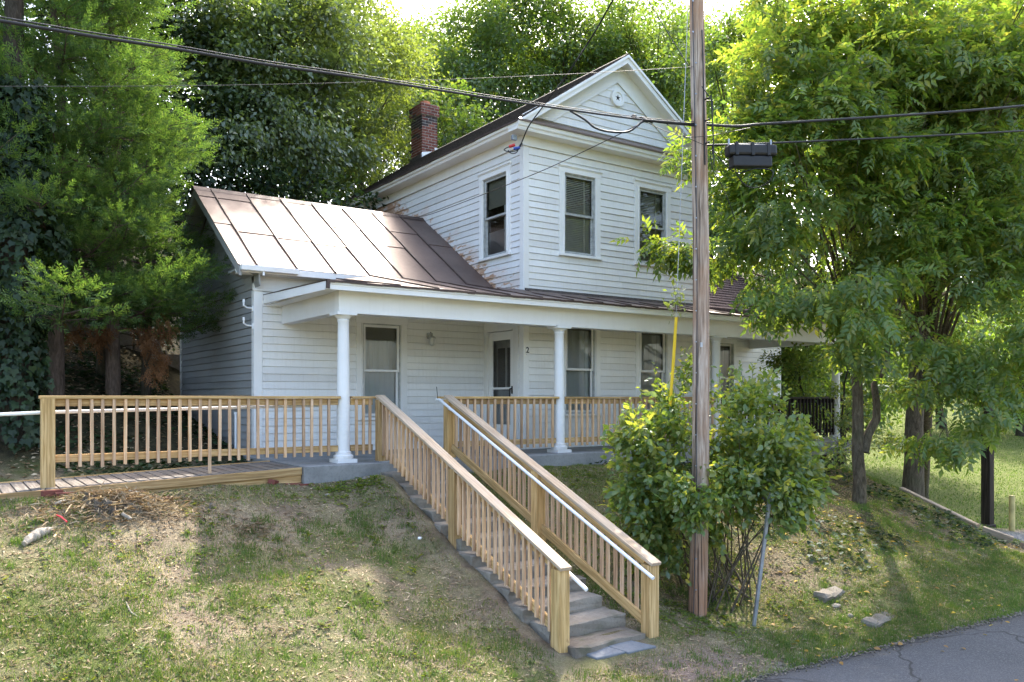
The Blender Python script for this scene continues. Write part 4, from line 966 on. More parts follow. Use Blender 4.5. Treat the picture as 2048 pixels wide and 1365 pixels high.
rough_box(.55, 1.52, -4.62, -4.20, -1.85, -1.655, M['stone'], 'step', T, .014, seed=44)
# two flat paving slabs at the foot
def ground_at(x, y):      # pixel -> point on the terrain
    lo, hi = 4.0, 40.0
    for _ in range(40):
        m = (lo + hi) / 2; p = at(x, y, m)
        if p.z > gz(p.x, p.y): lo = m
        else: hi = m
    return at(x, y, lo)
def slab(px, lab, th=.05):
    c = [ground_at(x, y) + Vector((0, 0, .016)) for x, y in px]; zz = sum(p.z for p in c) / 4
    for p in c: p.z = p.z * .8 + zz * .2; cx = sum((p for p in c), Vector()) / 4; mb = MB()
    mb.add(c + [p - Vector((0, 0, th)) for p in c], [(3,2,1,0), (4,5,6,7), (1,5,4,0), (2,6,5,1), (3,7,6,2), (0,4,7,3)])
    o = obj('paving_slab', mb, M['paver'], None, bev=.006); o.location = cx
    for v in o.data.vertices: v.co -= cx
    return tag(o, lab, 'paving slab')
slab([(1151,1301),(1208,1293),(1251,1307),(1193,1321)], 'bluestone paving slab at the foot of the left stair post')
slab([(1211,1293),(1255,1281),(1313,1296),(1257,1309)], 'bluestone paving slab at the foot of the right stair post')

# ================================================================== UTILITY POLE AND LINES
ZP = 10.36
T = thing('utility_pole', 'weathered wooden utility pole rising out of the shrub', 'utility pole', at(1395, 1240, ZP))
cen = [(1395,1300,.118),(1395,1240,.116),(1398,1100,.112),(1401,950,.107),(1402,750,.104),(1402,500,.101),(1399,300,.097),(1394,60,.090),(1389,-250,.084),(1386,-420,.080)]
mb = MB(); mb.tube([at(x, y, ZP) for x, y, r in cen], [r for *_, r in cen], 28); obj('pole', mb, M['pole'], T, smooth=60)
def px_tube(pts, r, n=6):
    """pts (x,y,Z) -> smooth tube through them"""
    P = [at(*p) for p in pts]; Q = []
    for i in range(len(P) - 1):
        p0 = P[max(i-1, 0)]; p1 = P[i]; p2 = P[i+1]; p3 = P[min(i+2, len(P)-1)]
        for k in range(6):
            t = k / 6; Q.append(.5 * ((2*p1) + (p2 - p0)*t + (2*p0 - 5*p1 + 4*p2 - p3)*t*t + (3*p1 - p0 - 3*p2 + p3)*t**3))
    Q.append(P[-1]); mb = MB(); mb.tube(Q, r, n); return mb
mb = MB(); mb.tube([at(x - 8, y, ZP - r_ * .98) for x, y, r_ in cen], .006, 5); obj('ground_wire', mb, M['cablegrey'], T)
for y in range(-60, 1240, 62):
    p = at(1392 - (6 if y < 100 else 0), y, ZP - .106); mb = MB(); mb.box(p.x - .010, p.x + .010, p.y - .004, p.y + .004, p.z - .008, p.z + .008); obj('staple', mb, M['steel'], T)
mb = MB(); p = at(1403, 690, ZP - .109); mb.box(p.x - .022, p.x + .022, p.y - .004, p.y + .004, p.z - .03, p.z + .03); obj('pole_tag', mb, M['steel'], T)
for y in (203, 246, 291):
    p = at(1400, y, ZP); mb = MB(); mb.tube([p + Vector((.0, -.16, 0)), p + Vector((.02, .16, 0))], .012, 6); mb.tube([p + Vector((.10, -.02, .02)), p + Vector((.16, -.06, .02)), p + Vector((.16, -.06, -.10))], .010, 6); obj('bracket', mb, M['blackmetal'], T)
for y0, y1, x in ((330, 60, 1398), (330, 190, 1416)):
    mb = px_tube([(x + 12, y0, ZP - .10), (x + 10, (y0 + y1) / 2, ZP - .11), (x + 6, y1, ZP - .10)], .008); obj('riser_wire', mb, M['black'], T, smooth=60)
def zl(px): return 1 / (.20 - .1035 * px / 1395)
main = [(-1100, -112), (-500, -32), (-90, 27), (0, 42), (180, 72), (350, 98), (520, 127), (700, 153), (880, 181), (1050, 207), (1180, 226), (1290, 240), (1400, 249)]
tag(obj('telephone_cable', px_tube([(x, y, zl(x) - .0) for x, y in main], .0115, 8), M['black'], None, smooth=60), 'thick black cable sagging from upper left to the utility pole', 'cable')
tag(obj('messenger_wire', px_tube([(x, y - 40 / zl(x), zl(x)) for x, y in main], .0045, 6), M['cablegrey'], None, smooth=60), 'thin steel strand lashed above the thick black cable', 'wire')
tag(obj('thin_wire', px_tube([(x, y, 9 + 1.3 * x / 1395) for x, y in ((-900,168),(-400,172),(0,173),(300,172.5),(600,168),(900,159),(1150,148),(1388,134))], .0030, 5), M['cablegrey'], None, smooth=60), 'thin single wire crossing the trees behind the thick cable', 'wire')
tag(obj('telephone_cable', px_tube([(x, y, 10.3 + 1.4 * (x - 1400) / 650) for x, y in ((1400,249),(1470,253),(1520,249),(1600,244),(1760,234),(1920,223),(2048,212),(2200,198))], .018, 8), M['black'], None, smooth=60), 'black cable leaving the pole above the splice box', 'cable')
tag(obj('telephone_cable', px_tube([(x, y, 10.3 + 1.4 * (x - 1400) / 650) for x, y in ((1405,291),(1480,289),(1600,284),(1760,277),(1920,269),(2048,262),(2200,252))], .013, 8), M['black'], None, smooth=60), 'black cable carrying the splice box', 'cable')
tag(obj('slack_cable', px_tube([(1140,222,9.95),(1170,240,9.95),(1190,256,9.97),(1220,264,10),(1255,264,10.05),(1275,252,10.1),(1290,242,10.15),(1330,246,10.2),(1395,252,10.3)], .013, 8), M['black'], None, smooth=60), 'drooping slack loop of black cable before the gable', 'cable')
tag(obj('service_drop', px_tube([(1290,243,10.2),(1220,278,10.7),(1100,335,11.7),(1000,376,12.6),(900,415,13.9),(845,433,14.8),(800,434.5,15.3)], .0065, 6), M['black'], None, smooth=60), 'thin black wire running from the pole to the metal roof', 'wire')
tag(obj('power_drop', px_tube([(1250,-45,10.6),(1226,0,10.9),(1185,72,11.6),(1130,155,12.8),(1085,215,13.8),(1058,252,14.4),(1044,284,14.75)], .011, 6), M['black'], None, smooth=60), 'twisted black power line coming down to the gable corner', 'wire')
tag(obj('drop_wire', px_tube([(1278,-40,10.9),(1296,0,10.8),(1352,92,10.5),(1398,165,10.3),(1418,192,10.2)], .006, 6), M['black'], None, smooth=60), 'black wire slanting down to the pole above the brackets', 'wire')
tag(obj('thin_wire', px_tube([(1290,243,10.2),(1330,262,10.2),(1365,273,10.2),(1400,274,10.2),(1440,268,10.3),(1500,256,10.4)], .004, 5), M['black'], None, smooth=60), 'thin slack wire looping under the clamps at the pole', 'wire')
tag(obj('thin_wire', px_tube([(1330,246,10.2),(1368,272,10.2),(1412,292,10.2)], .004, 5), M['black'], None, smooth=60), 'short thin wire slanting to the splice box end', 'wire')
C_ = thing('cable_clamp', 'small dark clamps where the black cables meet beside the pole', 'clamp', at(1288, 241, 10.2))
for dx, dy in ((-4, -3), (4, 1), (14, 2), (-20, -7)):
    p = at(1288 + dx, 241 + dy, 10.2); mb = MB(); mb.box(p.x - .03, p.x + .03, p.y - .018, p.y + .018, p.z - .016, p.z + .022); obj('clamp_block', mb, M['blackmetal'], C_, bev=.004)
# weather head with red and blue connectors at the gable corner
SH_ = thing('wire_connectors', 'red and blue wire connectors with a tag at the gable corner', 'connector', at(1030, 290, 14.75))
for a, b, m, r in (((1018,294),(1030,290),'red',.028), ((1027,298),(1040,296),'blue',.028)):
    mb = MB(); mb.tube([at(*a, 14.7), at(*b, 14.7)], r, 10); obj('connector', mb, M[m], SH_, smooth=40)
mb = MB(); p = at(1027, 277, 14.8); mb.box(p.x - .05, p.x + .05, p.y - .05, p.y + .01, p.z - .04, p.z + .05); obj('bracket', mb, M['steel'], SH_, bev=.006)
for pts in ([(1044,284,14.72),(1036,296,14.7),(1027,298,14.7)], [(1018,294,14.7),(1008,300,14.7),(1020,304,14.7),(1036,300,14.7),(1044,286,14.72)], [(1016,301,14.7),(1022,307,14.7),(1032,306,14.7),(1038,297,14.7)]):
    obj('lead', px_tube(pts, .009), M['black'], SH_, smooth=60)
# splice box on the strand
Zb = 10.35; c = at(1500, 300, Zb); T = thing('splice_box', 'black plastic splice enclosure hanging from the cable by the pole', 'splice box', c)
ax = (at(1556, 300, Zb + .12) - at(1450, 302, Zb)).normalized(); dn = Vector((0, 0, -1)); ac = ax.cross(dn).normalized()
def obox(name, x0, x1, y0, y1, z0, z1, m, bev=.012):
    mb = MB(); mb.box(x0, x1, y0, y1, z0, z1); o = link(name, mb.mesh(name), m, T); b = o.modifiers.new('bevel', 'BEVEL'); b.width = bev; b.segments = 2
    o.matrix_basis = Matrix((ax, ac, -dn)).transposed().to_4x4(); return o
obox('housing', -.31, .33, -.085, .085, -.085, .055, M['black'], .03); obox('lid', -.26, .26, -.075, .075, -.225, -.090, M['black'], .015)
for k in (-.10, .10): obox('cover_strip', k - .09, k + .09, -.030, .030, .0551, .066, M['whitepipe'], .004)
for k in (-.21, 0, .21): obox('strap', k - .02, k + .02, -.092, .092, -.09, .07, M['black'], .005)
for k in (-.28, .28): obox('hanger', k - .01, k + .01, -.01, .01, .05, .13, M['steel'], .002)
tag(obj('coiled_cable', px_tube([(1470,336,10.3),(1476,352,10.3),(1490,370,10.3),(1512,376,10.3),(1535,366,10.3),(1546,350,10.3),(1540,340,10.3),(1510,338,10.3),(1468,344,10.3),(1425,300,10.25)], .007), M['black'], None, smooth=60), 'loop of spare black cable hanging under the splice box', 'cable')
tag(obj('drop_wire', px_tube([(1420,300,10.25),(1426,340,10.25),(1444,372,10.3),(1460,410,10.4),(1470,440,10.6)], .005), M['black'], None, smooth=60), 'black wire dropping from the pole into the tree leaves', 'wire')
# guy wire with yellow guard
T = thing('guy_wire', 'steel guy wire with yellow plastic guard beside the pole', 'guy wire', at(1336, 870, 10.8))
mb = MB(); mb.tube([at(1386, -250, 10.36), at(1352, 640, 10.72), at(1334, 900, 10.86)], .0045, 6); obj('strand', mb, M['steel'], T)
mb = MB(); mb.tube([at(1352.5, 635, 10.70), at(1347, 720, 10.74), at(1340, 812, 10.78)], [.020, .021, .019], 12); obj('guard', mb, M['yellow'], T, smooth=60)
# street sign seen from behind
p0 = at(1511, 1226, 10.05); p1 = at(1541, 985, 10.05); T = thing('road_sign', 'grey metal back of a tilted road sign half hidden in the shrub', 'sign', p0)
mb = MB(); ax_ = (p1 - p0).normalized(); side = Vector((.82, -.57, 0))
mb.tube([p0 + ax_ * -.2, p1], .001, 4); mb = MB()
for k, (a, b) in enumerate((((-.026, 0), (-.016, .02)), ((-.016, .02), (.016, .02)), ((.016, .02), (.026, 0)))):
    n_ = side.cross(ax_).normalized(); q = [p0 - ax_*.2 + side*a[0] + n_*a[1], p0 - ax_*.2 + side*b[0] + n_*b[1], p1 + side*b[0] + n_*b[1], p1 + side*a[0] + n_*a[1]]
    mb.add(q + [v + n_ * .004 for v in q], [(0,1,2,3), (7,6,5,4), (0,4,5,1), (1,5,6,2), (2,6,7,3), (3,7,4,0)])
obj('sign_post', mb, M['steel'], T)
c = at(1570, 1000, 10.30); mb = MB(); n_ = Vector((-.57, -.82, 0)); u_ = Vector((.82, -.57, .0)); d1 = (u_ * .72 + Vector((0, 0, .62))).normalized(); d2 = n_.cross(d1).normalized(); h_ = .21
q = [c + d1*h_, c + d2*h_, c - d1*h_, c - d2*h_]; q = [c + (d1+d2)*h_, c + (d2-d1)*h_, c - (d1+d2)*h_, c + (d1-d2)*h_]
mb.add(q + [v + n_*.004 for v in q], [(0,1,2,3), (7,6,5,4), (0,4,5,1), (1,5,6,2), (2,6,7,3), (3,7,4,0)]); obj('sign_panel', mb, M['signback'], T, bev=.001)

# ================================================================== SMALL THINGS ON THE GROUND
def jag_stump():
    c = Vector((-3.25, -.92, 0)); c.z = gz(c.x, c.y); r = random.Random(5); n = 44; rings = 8; V = []; F = []
    for i in range(rings):
        t = i / (rings - 1)
        for k in range(n):
            a = 2 * math.pi * k / n; rid = .06 * math.sin(a * 9 + 1) + .04 * math.sin(a * 17) + .03 * r.uniform(-1, 1)
            rad = (.44 - .22 * t + rid * (1.2 - .4 * t)) * (1 + .25 * math.cos(a))
            z = -.25 + t * (.28 + .03 * math.sin(a * 7) + .035 * r.uniform(-1, 1) - .05 * math.cos(a + .4)); V.append((c.x + rad * math.cos(a) * 1.0, c.y + rad * math.sin(a) * .65, c.z + z))
    for i in range(rings - 1):
        for k in range(n): F.append((i*n+k, i*n+(k+1) % n, (i+1)*n+(k+1) % n, (i+1)*n+k))
    b = len(V); V.append((c.x, c.y, c.z - .02)); F += [((rings-1)*n+k, (rings-1)*n+(k+1) % n, b) for k in range(n)]
    mb = MB(); mb.add(V, F); o = obj('tree_stump', mb, M['stump']); o.location = (0, 0, 0)
    return tag(o, 'rotting splintered tree stump in the grass before the ramp', 'stump')
jag_stump()
def log(pts, rad, name, m, lab, cat, lift=.02):
    P = [ground_at(*q) + Vector((0, 0, lift)) for q in pts]; rr_ = random.Random(len(lab)); Q = []; RR = []
    for i in range(len(P) - 1):
        for k in range(5):
            t = k / 5; Q.append(P[i].lerp(P[i+1], t) + Vector((rr_.uniform(-1, 1), rr_.uniform(-1, 1), rr_.uniform(-.6, .4))) * rad[i] * .14); RR.append((rad[i] * (1 - t) + rad[i+1] * t) * rr_.uniform(.86, 1.06))
    Q.append(P[-1]); RR.append(rad[-1] * .6); mb = MB(); mb.tube(Q, RR, 9); return tag(obj(name, mb, m, None, smooth=50), lab, cat)
log([(48,1094),(62,1082),(84,1070),(108,1064)], [.03,.055,.06,.025], 'bleached_root', M['drift'], 'pale bleached root lying left of the stump', 'root', .03)
log([(245,1037),(256,1044),(263,1048)], [.02,.026,.02], 'broken_root', M['drift'], 'short pale root end sticking out beside the stump', 'root', .05)
log([(110,1013),(122,1010),(133,1006)], [.01,.022,.012], 'bleached_root', M['drift'], 'small pale root between the red bricks and stump', 'root', .03)
log([(235,991),(258,989),(284,990)], [.012,.024,.010], 'bleached_root', M['drift'], 'pale root along the turf behind the stump', 'root', .03)
log([(252,1208),(262,1228),(280,1240)], [.006,.008,.005], 'dry_twig', M['drift'], 'curved dry twig lying on the sunny lawn', 'twig', .015)
mb = MB(); P = [ground_at(*q) + Vector((0, 0, .10)) for q in ((113,1049),(122,1053),(128,1058),(134,1063))]; mb.tube(P, [.006, .011, .006, .010], 6); tag(obj('red_ribbon', mb, M['redtape'], None), 'crumpled red ribbon on the side of the stump', 'ribbon')
def brick_at(px, rot, lab, tilt=0.0, z=.02):
    p = ground_at(*px); o = link('loose_brick', brick(.205, .0951, .06, M['brick']), None); o.location = p + Vector((0, 0, z)); o.rotation_euler = (tilt, tilt * .5, rot); tag(o, lab, 'brick')
brick_at((104, 996), .2, 'red brick half buried beside the ramp post', 0, .055); brick_at((131, 996), .05, 'red brick sunk in turf right of another brick', .05, .03)
brick_at((178, 989), .1, 'flat red brick in the grass behind the stump', .0, .01); brick_at((326, 1001), .4, 'red brick flush with the moss right of the stump', .0, .005)
brick_at((548, 967), .9, 'tilted pale red brick near the end of the ramp', .25, .015); brick_at((585, 968), .0, 'buried brick between tilted brick and porch slab', .0, -.022); brick_at((612, 969), .05, 'buried brick at the corner of the porch slab', .0, -.022)
def rock(px, sx, sy, sz, m, lab, seed, rot=0.0):
    p = ground_at(*px); bm = bmesh.new(); bmesh.ops.create_icosphere(bm, subdivisions=2, radius=1); r = random.Random(seed)
    for v in bm.verts:
        v.co *= r.uniform(.86, 1.10); v.co = Vector((v.co.x * sx, v.co.y * sy, v.co.z * sz))
    me = bpy.data.meshes.new('stone'); bm.to_mesh(me); bm.free(); o = link('stone', me, m); o.location = p; o.rotation_euler.z = rot; tag(o, lab, 'stone')
rock((735, 957), .10, .06, .035, M['conc'], 'flat grey stone in the turf below the first column', 3, .5)
rock((655, 991), .04, .03, .025, M['drift'], 'small pale stone on the turf below the ramp end', 4)
rock((840, 1077), .03, .025, .02, M['whitepipe'], 'white scrap lying on the shaded lawn', 5)
rock((422, 1015), .03, .02, .05, M['stone'], 'small upright stone chip by the bare patch', 6)
rock((1640, 955), .45, .28, .22, M['stone'], 'large grey boulder left of the forked trunk', 8, .4)
def block(px, L, W, H, rot, lab, seed):
    p = ground_at(*px); T_ = rough_box(-L/2, L/2, -W/2, W/2, -H*.85, H*.22, M['stone'], 'stone_block', None, .020, seed=seed, bev=.03); T_.location = p; T_.rotation_euler.z = rot; T_.rotation_euler.x = .12; tag(T_, lab, 'stone block')
block((1658, 1190), .52, .20, .26, .10, 'old stone step block set in the grass bank', 11); block((1757, 1240), .62, .20, .16, .12, 'long low stone block near the road edge', 12)
rock((1672, 1212), .09, .06, .03, M['conc'], 'flat stone lying below the stone step block', 9); rock((1700, 1232), .05, .04, .03, M['stone'], 'small stone between the two stone blocks', 10)
# landscape timbers, gravel pad, dark post and bollard on the right
def timber(a, b, lab):
    p, q = Vector(a), Vector(b); c = (p + q) / 2; o = lumber('landscape_timber', p, q, .13, .13, M['timber'], None, bev=.012); tag(o, lab, 'timber', None)
timber((11.16, -1.9, gz(11.16, -1.9) + .02), (11.12, -3.42, gz(11.12, -3.42) + .04), 'sloping landscape timber edging the bank under the leaning trunk')
timber((10.98, -3.58, gz(10.98, -3.58) + .05), (11.16, -4.02, gz(11.16, -4.02) + .06), 'short landscape timber below the sloping one')
timber((10.75, -4.35, gz(10.75, -4.35) + .04), (11.3, -4.75, gz(11.3, -4.75) + .05), 'lowest landscape timber beside the gravel pad')
dp = ground_at(1975, 1053); T = thing('dark_post', 'tall dark square wooden post on the side lawn', 'post', dp)
lumber('post', dp + Vector((0, 0, -.3)), dp + Vector((0, 0, 2.9)), .185, .185, M['wdark'], T, up=(0, 1, 0), bev=.01)
mb = MB(); mb.box(dp.x - .28, dp.x + .10, dp.y - .13, dp.y + .13, dp.z - .02, dp.z + .05); obj('foot_block', mb, M['wdark'], T, bev=.01)
bp = ground_at(2024, 1062); mb = MB(); mb.lathe([(.055, -.2), (.055, .70), (.05, .715)], bp, 16); o = obj('bollard', mb, M['boll'], None, smooth=40); tag(o, 'pale yellow round bollard on the side lawn beside the dark post', 'bollard')
# low stone wall back in the woods
T = thing('stone_wall', 'low grey stone wall along the wooded slope behind the cedars', 'wall', (-3, 9, 1.8)); xx = -7.0; k = 0
while xx < -.2:
    L = rng.uniform(.35, .7); z = gz(xx, 9.0); rough_box(xx, xx + L - .02, 8.85, 9.15, z - .3, z + .16 + rng.uniform(-.03, .03), M['stone'], 'stone', T, .012, seed=100 + k, bev=.02); xx += L; k += 1

# ================================================================== VEGETATION
NR = np.random.default_rng(11)
def nrm(a): return a / np.maximum(1e-9, np.linalg.norm(a, axis=-1, keepdims=True))
def scatter(tv, tf, pos, d, n, L, W=None):
    """place template (axis x, normal z) at every pos"""
    d = nrm(d); s = nrm(np.cross(n, d)); n = np.cross(d, s); L = np.asarray(L)[:, None, None]; W = L if W is None else np.asarray(W)[:, None, None]
    V = pos[:, None, :] + d[:, None, :] * (tv[None, :, 0:1] * L) + s[:, None, :] * (tv[None, :, 1:2] * W) + n[:, None, :] * (tv[None, :, 2:3] * L)
    k = len(tv); F = tf[None, :, :] + (np.arange(len(pos)) * k)[:, None, None]
    return V.reshape(-1, 3), F.reshape(-1, tf.shape[1])
LF = (np.array([(0, 0, 0), (.45, .30, .07), (1, 0, -.06), (.45, -.30, .07)]), np.array([(0, 2, 1), (0, 3, 2)]))
SLIM = (np.array([(0, 0, 0), (.45, .13, .03), (1, 0, -.10), (.45, -.13, .03)]), np.array([(0, 2, 1), (0, 3, 2)]))
LN = (np.array([(0, 0, 0), (.3, .27, .05), (.62, .25, .03), (1, 0, -.14), (.62, -.25, .03), (.3, -.27, .05), (.5, 0, -.03)]), np.array([(0, 6, 1), (1, 6, 2), (2, 6, 3), (3, 6, 4), (4, 6, 5), (5, 6, 0)]))
IVY = (np.array([(0, 0, 0), (-.1, .35, .03), (.35, .5, .0), (.5, .22, .05), (1, 0, -.05), (.5, -.22, .05), (.35, -.5, 0), (-.1, -.35, .03)]), np.array([(0, 2, 1), (0, 3, 2), (0, 4, 3), (0, 5, 4), (0, 6, 5), (0, 7, 6)]))
def compound():
    V = []; F = []
    def lf(o, ang, L, w, dz):
        c, s = math.cos(ang), math.sin(ang); b = len(V)
        for x, y, z in ((0, 0, 0), (.42, w, .02), (1, 0, -dz), (.42, -w, .02)):
            V.append((o[0] + (x*c - y*s) * L, o[1] + (x*s + y*c) * L, o[2] + z * L))
        F.extend([(b, b+2, b+1), (b, b+3, b+2)])
    for x, L in ((.34, .40), (.60, .46), (.84, .44)):
        for sg in (1, -1): lf((x, 0, -.28 * x * x), sg * R_(52 + 8 * (x > .5)), L, .23, .38)
    lf((.98, 0, -.29), 0, .48, .23, .32)
    b = len(V); V.extend([(0, .006, 0), (0, -.006, 0), (1, 0, -.28)]); F.append((b, b+1, b+2))
    return np.array(V), np.array(F)
COMP = compound()
def spray():
    V = []; F = []; r = random.Random(3)
    for k in range(7):
        x = .08 + .13 * k; sg = 1 if k % 2 else -1; L = (.46 - .035 * k) * r.uniform(.8, 1.15); a = sg * R_(r.uniform(22, 48)); b = len(V); w = .045; z = r.uniform(-.10, .12)
        c, s = math.cos(a), math.sin(a)
        V.extend([(x - w*s*-1*0 , 0, 0), (x + L*.5*c - w*s, L*.5*s + w*c, z*.6), (x + L*c, L*s, z), (x + L*.5*c + w*s, L*.5*s - w*c, z*.6)]); F.extend([(b, b+2, b+1), (b, b+3, b+2)])
    b = len(V); V.extend([(0, .02, 0), (0, -.02, 0), (1.05, 0, .06)]); F.append((b, b+1, b+2)); return np.array(V), np.array(F)
SPRAY = spray()
def ball(n, shell=.5):
    v = nrm(NR.normal(size=(n, 3))); return v * (NR.random((n, 1)) ** shell)
def leaves_at(centers, cr, per, tmpl, size, droop=.4, flat=.62, org=None, up=.9, jit=.8, fill=None):
    n = len(centers) * per; c = np.repeat(centers, per, 0); g = np.clip(NR.normal(size=(n, 3)) * .52, -1.25, 1.25)
    crr = np.repeat(np.broadcast_to(cr, (len(centers),)), per)[:, None]
    pos = c + g * crr * np.array([1, 1, flat]); org = centers.mean(0) if org is None else org
    o = nrm(pos - org); d = nrm(o * .5 + g * .5 + NR.normal(size=(n, 3)) * jit * .6 + np.array([0, 0, -droop])); nn = nrm(NR.normal(size=(n, 3)) * jit * .7 + np.array([0, 0, up]) + o * .25)
    L = NR.uniform(size[0], size[1], n); return scatter(tmpl[0], tmpl[1], pos, d, nn, L)
def wander(p0, p1, n, amp, r):
    P = []
    for i in range(n + 1):
        t = i / n; q = Vector(p0).lerp(Vector(p1), t); k = math.sin(math.pi * t) * amp
        P.append(q + Vector((r.uniform(-k, k), r.uniform(-k, k), 0)))
    return P
def tree(name, label, base, lobes, leafm, barkm, tmpl, size, per, cr, r0=.15, group=None, droop=.4, dens=1.0, trunk_top=None, limbs=26, flat=.62, jit=.8, forks=(), cat='tree', up=.9, lean=None):
    base = Vector(base); r = random.Random(sum(map(ord, name)) + int(abs(base.x) * 37 + abs(base.y) * 11)); T = thing(name, label, cat, base, group)
    cents = []; crs = []
    for c, rad in lobes:
        vol = 4.19 * rad[0] * rad[1] * rad[2]; k = max(3, int(dens * 1.15 * vol / (cr ** 3) ** .9 / 2.2)); k = min(k, 420)
        q = ball(k, .42) * np.array(rad) * (1 + .16 * NR.normal(size=(k, 1))) + np.array(c); cents.append(q); crs.append(np.full(k, 1.0) * cr * NR.uniform(.65, 1.25, k))
    C = np.concatenate(cents); CR = np.concatenate(crs)
    V, F = leaves_at(C, CR, per, tmpl, size, droop, flat, np.array([np.mean([c[0] for c, _ in lobes]), np.mean([c[1] for c, _ in lobes]), np.mean([c[2] for c, _ in lobes])]), up, jit)
    np_mesh('crown', V, F, leafm, T, False, tuple(base))
    top = Vector(trunk_top) if trunk_top else Vector((float(C[:, 0].mean()), float(C[:, 1].mean()), float(C[:, 2].max()) * .85 + base.z * .15))
    mid = base.lerp(top, .45) + Vector((r.uniform(-.1, .1), r.uniform(-.1, .1), 0)) if lean is None else Vector(lean)
    P = []
    for i in range(13):
        t = i / 12; P.append(base * ((1-t)**2) + mid * (2*t*(1-t)) + top * (t*t) + Vector((r.uniform(-1, 1), r.uniform(-1, 1), 0)) * .03 * (0 < i))
    P[0] = P[0] - Vector((0, 0, .35)); rad = [r0 * (1.25 if i == 0 else 1.0) * (1 - .85 * (i / 12) ** 1.1) + .012 for i in range(13)]
    mb = MB(); mb.tube(P, rad, 10)
    for f0, f1, fr in forks: mb.tube(wander(f0, f1, 8, .10, r), [fr * (1 - .7 * k / 8) + .01 for k in range(9)], 8)
    idx = list(range(len(C))); r.shuffle(idx)
    for i in idx[:limbs]:
        c = Vector(C[i]); t0 = min(.95, max(.42, (c.z - base.z) / max(.1, top.z - base.z) - .22)); s = P[min(12, max(4, int(t0 * 12)))]
        m_ = s.lerp(c, .5) + Vector((0, 0, .12 * (c - s).length)); lr = r0 * .30 * (1 - .5 * t0); q = [s, s.lerp(m_, .6), m_, m_.lerp(c, .6), c]
        mb.tube(q, [lr, lr * .8, lr * .6, lr * .35, .008], 5)
        for _ in range(3):
            e = c + Vector((r.uniform(-1, 1), r.uniform(-1, 1), r.uniform(-.3, .6))) * cr * 1.1; mb.tube([m_.lerp(c, r.uniform(.2, .9)), e], [lr * .3, .005], 4, False)
    obj('trunk', mb, barkm, T, smooth=70); return T
def gbase(x, y, z=None): return Vector((x, y, gz(x, y) if z is None else z))
def pl(*a):   # lobes from pixels: (x, y, Z, (rx, ry, rz))
    return [(tuple(at(x, y, Z)), rr) for x, y, Z, rr in a]

# --- three ash trees on the bank
ash = dict(leafm=M['ash'], barkm=M['bark'], tmpl=COMP, size=(.22, .34), per=25, cr=.38, droop=.38, flat=.42, group='ash trees on the bank', jit=.7)
bA = ground_at(1716, 1006)
tree('ash_tree', 'leafy ash with slim forked trunk on the bank by the pole', bA, pl((1600,250,12.9,(1.15,1.1,1.35)), (1565,455,12.8,(.95,1.0,.75)), (1660,70,13.4,(1.45,1.3,1.1)), (1655,590,12.7,(.95,.9,.55)), (1510,330,13.1,(.62,.6,1.15)), (1352,488,13.6,(.26,.2,.2)), (1408,505,13.3,(.22,.2,.14)), (1386,310,13.4,(.14,.1,.22)), (1745,330,13.2,(1.0,1.0,1.1)), (1720,690,13.0,(.55,.5,.3)), (1770,560,13.4,(.7,.7,.7)), (1475,420,13.3,(.42,.4,.7)), (1535,575,13.0,(.6,.5,.36)), (1480,190,13.4,(.5,.5,.7)), (1760,150,13.8,(.9,.9,1.0))),
     r0=.105, trunk_top=at(1690, 60, 14.2), lean=at(1720, 760, 14.5), forks=[(at(1728, 905, 14.5), at(1790, 640, 14.9), .075), (at(1790, 650, 14.9), at(1830, 300, 15), .05)], dens=.82, limbs=46, **ash)
bC = ground_at(1840, 998)
tree('ash_tree', 'ash with thick leaning trunk at the end of the bank', bC, pl((1850,210,14.2,(1.7,1.6,1.9)), (1960,470,13.8,(1.4,1.3,1.25)), (1815,480,14.0,(1.0,1.0,.95)), (1890,725,13.6,(.85,.8,.70)), (1955,845,13.4,(.75,.6,.40)), (2040,700,13.6,(.8,.8,.9)), (1890,880,13.3,(.35,.3,.25)), (1990,90,14.4,(1.4,1.3,1.2))),
     r0=.17, trunk_top=at(1880, 80, 14.8), lean=at(1862, 820, 15.6), dens=.72, limbs=46, **ash)
bB = gbase(11.85, -1.75)
tree('ash_tree', 'dark trunked ash standing behind the leaning trunk', bB, pl((1960,160,17.5,(2.1,2.0,2.2)), (2090,380,16.5,(2.0,1.8,2.0)), (1800,140,17.5,(1.7,1.6,1.8)), (1790,560,17.2,(.9,.9,.8))), r0=.19, trunk_top=at(1850, 40, 17.2), dens=.50, limbs=34, **ash)
# --- woods on the hill
def woods(name, label, px, Z, lobes, m, tmpl=LF, size=(.13, .20), per=95, cr=.75, r0=.17, bark=M['barkd'], dens=1.0, limbs=30, **k):
    p = at(px, 400, Z); tree(name, label, gbase(p.x, p.y), pl(*lobes), m, bark, tmpl, size, per, cr, r0, 'trees on the wooded hill', dens=dens, limbs=limbs, **k)
woods('grey_green_tree', 'grey-green glossy tree rising behind the metal roof', 560, 21, [(470,110,20,(2.1,1.8,2.3)), (600,60,21,(2.0,1.8,2.2)), (555,240,20.5,(2.0,1.6,1.7)), (430,300,19,(1.3,1.1,1.3)), (640,300,21,(1.2,1.1,1.2))], M['willow'], LF, (.10, .16), 230, .62, droop=.5, dens=1.0)
woods('locust_tree', 'pale yellow-green locust left of the chimney', 760, 25, [(735,110,24,(1.9,1.8,1.9)), (690,255,23.5,(1.6,1.5,1.6)), (755,330,26,(1.4,1.3,1.2)), (790,220,27.5,(1.3,1.2,1.4)), (690,360,23,(1.2,1.0,.9)), (620,200,24.5,(1.8,1.4,1.8))], M['locust'], LF, (.09, .14), 200, .60, dens=1.05)
